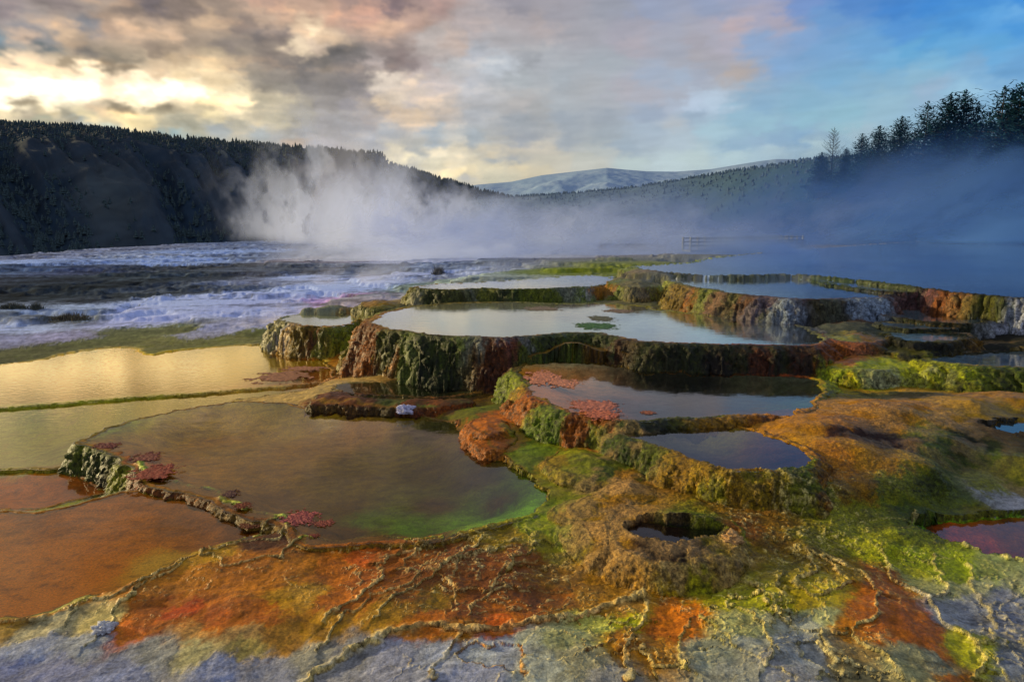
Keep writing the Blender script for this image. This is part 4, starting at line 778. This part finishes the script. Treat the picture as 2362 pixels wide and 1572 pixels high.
# tiny conifers: one mesh reused
def cone_tree(seed, m=None, o=(0, 0, 0), h=1.0, w=.2):
    rd = random.Random(seed); m = m or MB(); n = 6; z = .02
    for k, (z0, z1, r_) in enumerate(((.05, .5, 1.), (.3, .75, .8), (.55, 1.0, .52))):
        rs = [w * r_ * rd.uniform(.7, 1.25) for _ in range(n)]; a0 = rd.uniform(0, 6)
        m.add([(o[0] + math.cos(a0 + 1.047 * i) * rs[i] * h, o[1] + math.sin(a0 + 1.047 * i) * rs[i] * h, o[2] + z0 * h + rd.uniform(-.04, .04) * h) for i in range(n)] + [(o[0] + rd.gauss(0, .01) * h, o[1], o[2] + z1 * h)], [(i, (i + 1) % n, n) for i in range(n)])
    return m
farn = needle_mat('far_needles', (.030, .052, .062)); farn2 = needle_mat('misty_needles', (.06, .105, .17))  # misty needles carry the haze in their colour
cones = [cone_tree(s).build('ridge_pine', farn) for s in range(4)]
crest = int(np.argmin(np.abs(v_l[:, 0] - 1.0)))
cnt = 0; pxs = np.linspace(-1500, 1260, 1100)
for i in range(215):
    px = -20 + i * 5.35 + random.uniform(-2.4, 2.4); j = int(np.argmin(np.abs(pxs - px)))
    o = cones[i] if i < 4 else cones[i % 4].copy()
    if i >= 4: C.objects.link(o)
    hh = random.uniform(4.5, 8) * random.choice((.6, 1, 1, 1.35)) * (1 if px < 890 else .7)
    o.location = (x_l[crest, j] + random.uniform(-3, 3), y_l[crest, j] + random.uniform(-8, 4), h_l[crest, j] - 1.5); o.scale = (hh * 1.5, hh * 1.5, hh); o.rotation_euler = (0, 0, random.uniform(0, 6))
    sec = 'the long flat crest at left' if px < 450 else ('the middle of the ridge crest' if px < 880 else 'the falling slope right of the cliff step')
    tag(o, 'tiny dark pine in the row along ' + sec, 'pine tree', 'pines along ' + sec)
m = MB(); rd = random.Random(4); SPUR = spur(x_l, y_l, v_l)
for k in range(15000):
    i = rd.randrange(8, crest); j = rd.randrange(0, 1099)
    if pxs[j] > 1180: continue
    g_ = float(gully(x_l[i, j], y_l[i, j])) + rd.gauss(0, .10)
    sp_ = float(SPUR[i, j]) + .15 * g_ + rd.gauss(0, .15)
    if sp_ > .45 + .8 * sst(.45, .9, v_l[i, 0]): continue
    cone_tree(k % 17, m, (x_l[i, j] + rd.uniform(-4, 4), y_l[i, j] + rd.uniform(-4, 4), h_l[i, j] - .8), rd.uniform(4, 8), .30)
tag(m.build('forest', farn), 'dark conifer forest covering the long ridge at left', 'forest', kind='stuff')
m = MB(); px_r = np.linspace(1000, 2800, 520); cr_i = int(np.argmin(np.abs(v_r[:, 0] - 1)))
for k in range(2600):
    j = rd.randrange(0, 330); i = rd.randrange(4, cr_i + 1) if k > 1200 else cr_i - rd.randrange(0, 3)
    cone_tree(k % 17, m, (x_r[i, j] + rd.uniform(-1, 1), y_r[i, j] + rd.uniform(-1, 1), h_r[i, j] - .5), rd.uniform(.8, 2.0) * (r_r[i, j] / 300) ** .6, .42)
tag(m.build('forest', farn2), 'misty blue green conifer forest on the hill behind the steam', 'forest', kind='stuff')

# ------------------------------------------------------------------ steam: soft sheets of vapour standing over the hot water
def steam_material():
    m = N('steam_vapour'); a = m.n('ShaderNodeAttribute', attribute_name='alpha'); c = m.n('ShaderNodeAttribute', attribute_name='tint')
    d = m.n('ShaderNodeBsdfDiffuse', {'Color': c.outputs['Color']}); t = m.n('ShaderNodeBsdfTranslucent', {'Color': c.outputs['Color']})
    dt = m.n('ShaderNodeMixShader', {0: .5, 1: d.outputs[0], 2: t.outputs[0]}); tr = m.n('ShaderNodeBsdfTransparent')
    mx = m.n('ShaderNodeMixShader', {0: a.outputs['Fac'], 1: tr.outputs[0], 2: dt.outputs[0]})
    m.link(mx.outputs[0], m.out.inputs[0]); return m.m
smat = steam_material()
def sheet(cx, base, top, wpx, dist, dens, tint, seed, lean=0., fx=3.0, fy=2.0, bulge=.03, thr=-.2, soft=.85, name='steam', label=None):
    """vapour sheet: centre and width as seen, at ground distance dist"""
    n, k = 150, 80; u = np.linspace(-1, 1, n); v = np.linspace(0, 1, k); U, V = np.meshgrid(u, v)
    c0 = at_r(cx, base, dist); c1 = at_r(cx, top, dist); hw = wpx / 2 / F * dist * 1.02; h = c1[2] - c0[2]
    dirx = np.array([c0[1], -c0[0]]) / math.hypot(c0[0], c0[1]); diry = np.array([c0[0], c0[1]]) / math.hypot(c0[0], c0[1])
    du = U * hw + lean * V * h; dv = bulge * hw * (fbm(U * 1.5, V * 1.5, 2, seed) + .3 * np.cos(U * 2))
    x = c0[0] + dirx[0] * du + diry[0] * dv; y = c0[1] + dirx[1] * du + diry[1] * dv; z = c0[2] + V * h
    w = .42 * fbm(U * fx * .9, V * fy * .9, 5, seed + 3, .6)
    nz = fbm(U * fx + w * 2, (V * fy - .5 * U) + w * 2, 5, seed + 7)
    env = sst(1., .12, np.abs(U + w * .8)) * sst(0, .12, V) * sst(1, .15, V + .5 * w + .25 * U * U) * sst(1., .6, np.abs(U)) * sst(1., .7, V)
    a = np.clip(1.6 * dens * env * sst(thr - .1, thr + soft, nz + .25 * (1 - V)), 0, .96)
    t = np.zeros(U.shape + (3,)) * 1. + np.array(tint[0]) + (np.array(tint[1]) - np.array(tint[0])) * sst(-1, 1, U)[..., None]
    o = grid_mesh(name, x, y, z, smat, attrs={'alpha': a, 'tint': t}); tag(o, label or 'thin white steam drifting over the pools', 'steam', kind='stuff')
WHT = (.72, .79, 1.0); LAV = (.58, .69, .95); BLU = (.18, .37, .78); DBL = (.05, .17, .52); WRM = (.92, .87, .90)  # the blues put shade into the vapour colour
#cx, base, top, width, dist, dens, tints, seed, lean
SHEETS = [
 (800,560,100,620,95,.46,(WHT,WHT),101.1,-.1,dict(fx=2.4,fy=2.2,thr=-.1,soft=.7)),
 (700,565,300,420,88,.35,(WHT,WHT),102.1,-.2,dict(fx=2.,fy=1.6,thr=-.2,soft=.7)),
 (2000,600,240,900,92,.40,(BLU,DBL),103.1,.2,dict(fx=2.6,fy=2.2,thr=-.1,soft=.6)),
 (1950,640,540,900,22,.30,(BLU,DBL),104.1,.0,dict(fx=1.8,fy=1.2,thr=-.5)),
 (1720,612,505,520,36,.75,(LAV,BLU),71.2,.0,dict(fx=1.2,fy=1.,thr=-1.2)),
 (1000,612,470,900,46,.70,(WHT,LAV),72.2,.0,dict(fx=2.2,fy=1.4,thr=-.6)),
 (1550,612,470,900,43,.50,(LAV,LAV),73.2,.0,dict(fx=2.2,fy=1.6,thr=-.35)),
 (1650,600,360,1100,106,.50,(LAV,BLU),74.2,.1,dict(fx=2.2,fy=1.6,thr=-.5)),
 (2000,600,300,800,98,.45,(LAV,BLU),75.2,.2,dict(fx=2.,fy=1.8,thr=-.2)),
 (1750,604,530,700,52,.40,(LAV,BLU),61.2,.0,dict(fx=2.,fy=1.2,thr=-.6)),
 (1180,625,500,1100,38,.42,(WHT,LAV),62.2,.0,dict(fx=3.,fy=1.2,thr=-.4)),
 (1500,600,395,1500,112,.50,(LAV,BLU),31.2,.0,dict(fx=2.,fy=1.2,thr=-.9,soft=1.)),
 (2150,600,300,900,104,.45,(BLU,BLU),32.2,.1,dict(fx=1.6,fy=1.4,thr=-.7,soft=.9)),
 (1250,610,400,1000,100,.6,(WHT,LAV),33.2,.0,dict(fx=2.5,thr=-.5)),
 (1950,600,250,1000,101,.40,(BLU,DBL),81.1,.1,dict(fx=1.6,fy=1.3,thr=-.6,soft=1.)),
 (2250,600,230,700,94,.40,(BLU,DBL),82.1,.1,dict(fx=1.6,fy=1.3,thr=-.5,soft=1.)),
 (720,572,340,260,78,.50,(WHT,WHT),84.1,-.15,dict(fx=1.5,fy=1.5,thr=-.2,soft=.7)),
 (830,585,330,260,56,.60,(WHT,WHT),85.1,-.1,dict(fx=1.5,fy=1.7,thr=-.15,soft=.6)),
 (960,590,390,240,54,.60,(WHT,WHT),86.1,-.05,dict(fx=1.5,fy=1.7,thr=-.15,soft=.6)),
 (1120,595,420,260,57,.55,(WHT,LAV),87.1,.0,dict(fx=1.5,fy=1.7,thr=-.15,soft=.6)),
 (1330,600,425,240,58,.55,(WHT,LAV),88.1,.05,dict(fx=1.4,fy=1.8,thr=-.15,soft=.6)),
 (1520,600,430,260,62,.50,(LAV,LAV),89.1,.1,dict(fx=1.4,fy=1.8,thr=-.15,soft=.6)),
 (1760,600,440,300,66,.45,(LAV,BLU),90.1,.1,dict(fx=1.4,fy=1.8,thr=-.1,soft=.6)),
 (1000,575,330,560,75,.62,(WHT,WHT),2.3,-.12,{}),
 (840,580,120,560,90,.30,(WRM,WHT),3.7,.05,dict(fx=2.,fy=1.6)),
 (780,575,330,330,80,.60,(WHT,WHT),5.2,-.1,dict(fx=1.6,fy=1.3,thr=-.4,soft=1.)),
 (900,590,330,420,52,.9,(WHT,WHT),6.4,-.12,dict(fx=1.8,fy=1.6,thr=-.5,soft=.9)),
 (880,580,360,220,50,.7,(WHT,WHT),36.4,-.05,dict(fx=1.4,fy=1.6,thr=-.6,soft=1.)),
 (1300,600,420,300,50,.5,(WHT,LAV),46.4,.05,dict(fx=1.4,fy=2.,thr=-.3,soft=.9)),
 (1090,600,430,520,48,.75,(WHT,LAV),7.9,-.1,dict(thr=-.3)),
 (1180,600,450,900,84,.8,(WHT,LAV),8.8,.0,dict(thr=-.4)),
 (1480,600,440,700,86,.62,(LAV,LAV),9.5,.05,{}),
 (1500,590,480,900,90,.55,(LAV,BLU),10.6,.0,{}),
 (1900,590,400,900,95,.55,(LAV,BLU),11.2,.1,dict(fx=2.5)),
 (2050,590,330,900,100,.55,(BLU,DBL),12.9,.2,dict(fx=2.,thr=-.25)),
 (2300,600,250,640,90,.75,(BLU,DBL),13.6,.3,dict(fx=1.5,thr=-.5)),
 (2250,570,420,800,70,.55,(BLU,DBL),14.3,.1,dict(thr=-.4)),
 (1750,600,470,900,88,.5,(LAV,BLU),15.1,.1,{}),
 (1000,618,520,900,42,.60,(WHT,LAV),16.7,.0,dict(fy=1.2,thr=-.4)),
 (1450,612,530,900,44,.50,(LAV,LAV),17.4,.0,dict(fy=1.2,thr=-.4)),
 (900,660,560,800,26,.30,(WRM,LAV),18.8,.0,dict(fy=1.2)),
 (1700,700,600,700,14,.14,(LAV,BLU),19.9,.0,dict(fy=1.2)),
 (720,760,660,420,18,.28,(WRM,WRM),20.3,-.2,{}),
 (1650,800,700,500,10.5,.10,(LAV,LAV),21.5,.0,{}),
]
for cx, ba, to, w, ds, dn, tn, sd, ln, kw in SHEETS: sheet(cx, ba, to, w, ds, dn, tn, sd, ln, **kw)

# ------------------------------------------------------------------ sky
SKYC = '''
0,20 8a7a80;120,10 8f7d7c;60,60 7f7c86;200,60 6f7280;100,90 8c8a90;300,30 8a7468;250,60 b09078;300,60 d8b08c;400,80 dcb490;350,15 78686c;60,85 c8a890;0,95 5c7890;100,110 606c74;200,120 6c6460;0,125 55646c;260,140 7c7060;180,100 b89878;150,80 d0ac88
420,25 9c8478;500,20 a08878;560,60 8c7870;480,40 d0ac88;450,95 a8907c;600,50 d8b498;700,20 c49c84;620,10 b89484;700,70 e8c4a0;740,72 f4dab8;760,85 e0bc98;650,90 8f7c78;600,85 807270;560,90 8a7a70;680,110 e8d0b0;730,120 d8bca4;640,40 d8ac8c;780,30 d8a488;900,60 e8b898;860,30 c89888;820,10 a88880;900,15 887078;1000,20 b08c88;950,50 c8a090
0,150 e8c8a0;60,150 f0d0a8;120,160 e8c8a0;150,145 a08868;250,150 806c54;200,170 fce8c8;0,180 fcecd0;100,190 fff4e0;50,205 fffcf0;150,210 fffcf0;200,205 fff8e8;250,190 f4d8b8;300,200 fff0d8;0,235 fff8e0;60,237 9c8868;100,245 fff4d8;0,222 fffcf0
350,160 d8b890;400,140 c8a880;350,110 9c8470;400,100 a08870;450,120 b09678;500,135 b8a080;550,130 908070;520,110 887870;480,150 e0c090;420,180 f4d8a8;500,185 ecd0a0;350,230 fff0d0;300,248 807058;380,248 8c7c60;250,250 c8b090;450,230 f4dcb0;500,220 e8d4ac;450,210 fff4dc;380,210 fff4e4;550,230 f4e0b8;480,250 c8b48c;500,265 e8d4a0;560,250 f0dcb0;600,245 b0a48c
0,260 e8d4a8;50,270 b0a088;100,265 e0c898;150,270 98907c;200,275 e0cc98;250,285 b4a888;300,280 f4dc9c;350,280 e4cc94;180,285 90a0a8;80,283 a8a890;400,285 b0a890;450,290 a4a08c;400,305 90acb4;250,298 a8b8b0;500,300 9ca4ac;550,290 b0a894;600,285 c8b898;600,310 a0a8b0
620,130 807068;660,140 746864;700,150 6c6464;750,150 6c6460;800,150 70686a;840,170 847878;700,180 787070;640,170 8c8078;600,190 908478;650,200 8c8278;720,200 807878;780,200 7c7474;830,200 7c7478;860,215 888088;780,130 645e5e;820,120 706868;850,145 b0a0a0;900,150 807070;940,150 847478;980,150 a8989c;920,135 847070;880,140 7c6c6c;950,165 b8a8a8
900,175 d8c8bc;950,180 d8c4b4;1000,190 c4b8bc;880,200 d4c4b8;920,230 d8c4b0;880,235 dcc0a0;950,240 b4a8a8;1000,250 d8c0ac;960,265 e0c09c;920,262 d4b89c;1020,265 b8aca8;870,250 8c8488;800,240 8c8690;850,280 94909a;750,240 8c8484;700,240 a09688;650,230 c8b898;700,265 a0988c;750,290 9c98a0;800,300 9c9ca8;700,300 a0a0a8;650,270 b8ac90;650,320 a8a8ac;700,330 c0a898;750,332 a8a4b0;900,300 98a0b0;850,320 a0a4b4;1000,300 94a4b8;1000,330 98a8bc;950,345 a8acb0;900,350 d8ccb0;920,370 e8dcb8;1000,350 e4d8c0;1050,360 d8ccb4;1000,380 d0c8b0;950,385 c8c4b8;1020,400 f0dcac;1060,400 ecd8a8;1100,395 dccca8;1000,405 c0bcb0;1080,412 a8acb4;1150,415 c0bca8
1050,100 c8b0a8;1000,90 c0b4b4;1100,60 c8a498;1180,40 c8a8a0;1180,-60 9c9aa8;1500,-60 8c98b8;1700,-60 8494bc;1650,15 8c98b8;750,-60 8c7c7c;950,-50 907c7c;1900,-50 5c84c0;2200,-60 3070bc;1250,60 d0a898;1150,90 c0aca8;1300,30 a898a8;1200,15 98889c;1400,20 9898b0;1500,30 98a0bc;1350,70 b0a4b0;1050,150 b4b4bc;1150,150 b4bcc8;1250,140 b4b4bc;1220,135 a0a0a8;1100,200 b8b4bc;1200,190 b4bcc0;1300,180 a8b4c0;1100,120 b0b0bc
1450,80 b0a0a0;1460,95 c8aca0;1550,120 a8a4a8;1600,100 b4a098;1650,90 b8a8a8;1700,60 c0acac;1680,110 c0a8a4;1760,35 a8a4b4;1800,50 b0a4ac;1600,130 b8a494;1650,130 b4a094;1550,140 b0a8a4;1650,160 b0a49c;1700,170 b4a498;1620,180 a8a8b0;1400,150 a8b4c0;1500,170 a8b4c4;1350,210 b8b4b4;1450,210 c4b0a4;1500,220 c0b0a8;1400,240 b4b4bc;1560,215 b4aca8;1550,240 b0b4bc;1600,240 c0d0dc;1640,230 c0d4dc;1560,180 a4b4c4;1300,240 b4bcc4;1200,240 c8b4a4;1250,250 b8b0a8
1100,270 a8a8b0;1200,280 98a4b8;1300,280 94a4bc;1400,270 94a4bc;1500,260 98a8bc;1600,265 94a8bc;1100,320 94a4b8;1200,320 94a0b8;1300,320 94a4bc;1400,310 98a8bc;1500,300 a8b8c8;1550,290 b4b8bc;1550,315 b0c0cc;1450,340 9cacbc;1200,350 c4bcb0;1150,368 8c9cb0;1200,370 8898b0;1250,350 c8c0b4;1250,368 c4c0b4;1150,355 d4c4a8;1150,385 d8ccac;1200,390 dccca8;1250,395 d8ccb0;1300,380 ccc8bc;1350,375 c4c8c4;1450,380 bccccc;1550,375 bcccd0;1400,355 bcc4c8;1600,370 bccccc;1700,360 b8ccd0
1750,320 90a8c0;1800,318 88a4c0;1700,335 8ca8c0;1850,320 80a0c0;1870,340 b4c8cc;1780,345 b4c8d0;1650,300 a4c0cc;1750,290 98bccc;1700,270 90b4c8;1850,280 90b8c8;1950,260 90b8c8;1950,300 98bcc8;1900,320 90a8bc;1980,310 a8bcc8;2050,240 98b8c8;1850,240 84acc4;1750,240 84a8c4;2100,180 90b4c8
1750,100 88a4c8;1800,150 80a4cc;1900,120 78a0c8;1850,80 80a0c8;1900,40 6c98c8;1850,15 7490c4;1950,10 5080c0;2050,20 3c78c0;2150,15 4080c8;2250,10 4888cc;2350,8 3880cc;2350,25 78b0e0;2300,30 6ca8dc;2250,40 5898d4;2350,60 4c90d0;2200,60 4c8ccc;2100,70 588fcc;2300,100 60a0d0;2200,110 68a4d0;2100,120 68a4cc;2000,100 70a0cc;2050,130 78acd0;2150,150 80b0cc;2250,150 80a4c4;2350,160 6898c4;2300,190 88b0d0;2150,200 a0b4c8;2250,200 a0c4d8;1950,180 7ca8c8;2000,200 88acc4;2300,130 70a8d4;2150,90 5898cc
'''
W_, H_ = 3072, 1536
env = np.zeros((H_, W_, 3), np.float32)
el = (np.arange(H_) + .5) / H_ * 180 - 90; az = ((np.arange(W_) + .5) / W_ - .25) * 360; az = (az + 180) % 360 - 180
ks = [t.split() for t in SKYC.replace('\n', ';').split(';') if t.strip()]
kp = []; kc = []
for a, c in ks:
    p = ray(*map(float, a.split(','))); kp.append((math.degrees(math.atan2(p[0], p[1])), math.degrees(math.atan2(p[2], math.hypot(p[0], p[1]))))); kc.append(lin(c))
for a_, e_, c in [(-60,3,'f0d0a0'),(-60,12,'b09c88'),(-75,8,'ffe0b0'),(-85,14,'e0b890'),(-50,20,'8c7c58'),(-30,24,'8c7c5c'),(-10,25,'908670'),(-10,35,'8c8c90'),(10,26,'a098a8'),(25,26,'7c94bc'),(45,22,'3c74b8'),(50,8,'6898c0'),(60,3,'7c9cb8'),(75,10,'4c7cb0'),(-30,40,'9c9494'),(30,40,'7090c0'),(-45,0,'f8dca8'),(-35,5,'e8d0a0'),(-35,0,'e0c8a0'),(-20,2,'b8b0a8'),(0,0,'c8c0b0'),(20,0,'b0c0c8'),(35,3,'94b8cc'),(45,0,'90b0c8'),(-70,0,'f0c890'),(-110,10,'a09898'),(110,10,'6c88b0')]:
    kp.append((a_, e_)); kc.append(lin(c))
kp = np.array(kp); kc = np.array(kc)
a2 = np.linspace(-130, 130, 900); e2 = np.linspace(-2, 60, 420); AA, EE = np.meshgrid(a2, e2)
lm_ = kc.mean(1); kr = np.array([.42, .50, .66]) * lm_[:, None] / .53; kf = (.5 * (kp[:, 0] > -3) * (kp[:, 0] < 17) * (kp[:, 1] > 9))[:, None]; kc = kc * (1 - kf) + kr * kf
kc = kc * (1 + .18 * (kp[:, 0] < 0) * (kp[:, 1] < 14))[:, None]
kc = kc * (1 + (sst(.50, .9, lm_) * (kp[:, 0] < 5))[:, None] * np.array([.7, .54, .28]))
km_ = kc.mean(1, keepdims=True); kc = km_ + (kc - km_) * np.where(kp[:, 0] < 8, .78, 1.1)[:, None]; kc = kc * np.where(kp[:, 0] > 12, 1.06, 1.)[:, None]; kc = kc * np.where(kp[:, 0] < 8, 1, 0)[:, None] * np.array([1., .985, .92]) + kc * np.where(kp[:, 0] < 8, 0, 1)[:, None]
base = idw(kp * [1, 1.5], kc, np.stack([AA.ravel(), EE.ravel() * 1.5], 1), 3.6, .10).reshape(420, 900, 3)
b_s = idw(kp * [1, 1.5], kc, np.stack([AA.ravel(), EE.ravel() * 1.5], 1), 3.0, 6.0).reshape(420, 900, 3)
sm_ = (.0 + .32 * sst(-12, 5, AA))[..., None]; base = base * (1 - sm_) + b_s * sm_
AZ, EL = np.meshgrid(az, el[H_ // 2 - 10:]); 
pers = 1 / np.maximum(EL + 4, 2)                           # clouds flatten toward the horizon
wa = 1.5 * fbm(AZ * .2, EL * .45, 6, 1., .6) + .75 * fbm(AZ * .9, EL * 2.4, 5, 3., .6); we = .55 * fbm(AZ * .2, EL * .45, 6, 2., .6) + .38 * fbm(AZ * .9, EL * 2.6, 5, 4., .6)
u = np.clip((AZ + wa + 130) / 260 * 899, 0, 898.9); v = np.clip((EL + we + 2) / 62 * 419, 0, 418.9)
i = u.astype(int); j = v.astype(int); fu = (u - i)[..., None]; fv = (v - j)[..., None]
cc = (base[j, i] * (1 - fu) + base[j, i + 1] * fu) * (1 - fv) + (base[j + 1, i] * (1 - fu) + base[j + 1, i + 1] * fu) * fv
cl = fbm(AZ * .22 + .4 * wa, EL * .75, 6, 9., .58); wis = fbm(AZ * .35, EL * 2.6 + AZ * -.12, 5, 10.)
left = sst(12, -18, AZ)
cc = cc * np.clip(1 + (.34 * cl * left + .05 * cl + .08 * wis + .22 * left * fbm(AZ * .55, EL * 1.4, 5, 13., .6)), .45, 1.6)[..., None]
warm = sst(.1, .6, cl) * left; cc = cc * (1 + warm[..., None] * np.array([.20, .10, -.02]))
hi = sst(24, 60, EL)[..., None]; up_c = np.array([.40, .40, .38]) * (1 + .15 * cl[..., None])
cc = cc * (1 - hi) + up_c * hi
bk = sst(95, 150, np.abs(AZ))[..., None]; cc = cc * (1 - bk) + np.array([.47, .52, .65]) * bk
env[H_ // 2 - 10:] = np.clip(cc, 0, 3)
env[:H_ // 2 - 10] = np.array([.12, .14, .16])
img = bpy.data.images.new('dawn_sky', W_, H_, float_buffer=True); img.colorspace_settings.name = 'Linear Rec.709'
img.pixels.foreach_set(np.concatenate([env, np.ones((H_, W_, 1), np.float32)], 2).astype(np.float32).ravel()); img.update(); img.pack()
SUN_AZ, SUN_EL = -72.0, 13.0
w = bpy.data.worlds.new('World'); bpy.context.scene.world = w; w.use_nodes = True; nt = w.node_tree; nt.nodes.clear()
out = nt.nodes.new('ShaderNodeOutputWorld'); b1 = nt.nodes.new('ShaderNodeBackground'); b2 = nt.nodes.new('ShaderNodeBackground'); ad = nt.nodes.new('ShaderNodeAddShader')
sk = nt.nodes.new('ShaderNodeTexSky'); sk.sky_type = 'NISHITA'; sk.sun_disc = False; sk.sun_elevation = R(SUN_EL); sk.sun_rotation = R(SUN_AZ)
ev = nt.nodes.new('ShaderNodeTexEnvironment'); ev.image = img; ev.interpolation = 'Cubic'
nt.links.new(sk.outputs[0], b1.inputs[0]); b1.inputs[1].default_value = .008
nt.links.new(ev.outputs[0], b2.inputs[0]); b2.inputs[1].default_value = .95
nt.links.new(b1.outputs[0], ad.inputs[0]); nt.links.new(b2.outputs[0], ad.inputs[1]); nt.links.new(ad.outputs[0], out.inputs[0])
sl_ = bpy.data.lights.new('sun', 'SUN'); sl_.energy = 5.0; sl_.angle = R(3); sl_.color = (1, .80, .42)
so = bpy.data.objects.new('sun', sl_); C.objects.link(so)
sd = np.array([math.sin(R(SUN_AZ)) * math.cos(R(SUN_EL)), math.cos(R(SUN_AZ)) * math.cos(R(SUN_EL)), math.sin(R(SUN_EL))])
from mathutils import Vector
so.rotation_euler = Vector(sd).to_track_quat('Z', 'Y').to_euler()

sc_ = bpy.context.scene
sc_.view_settings.view_transform = 'Standard'; sc_.view_settings.look = 'None'; sc_.view_settings.exposure = 0; sc_.view_settings.gamma = 1
cy = sc_.cycles; cy.max_bounces = 6; cy.diffuse_bounces = 2; cy.glossy_bounces = 3; cy.transparent_max_bounces = 40; cy.use_denoising = True
cy.sample_clamp_indirect = 4
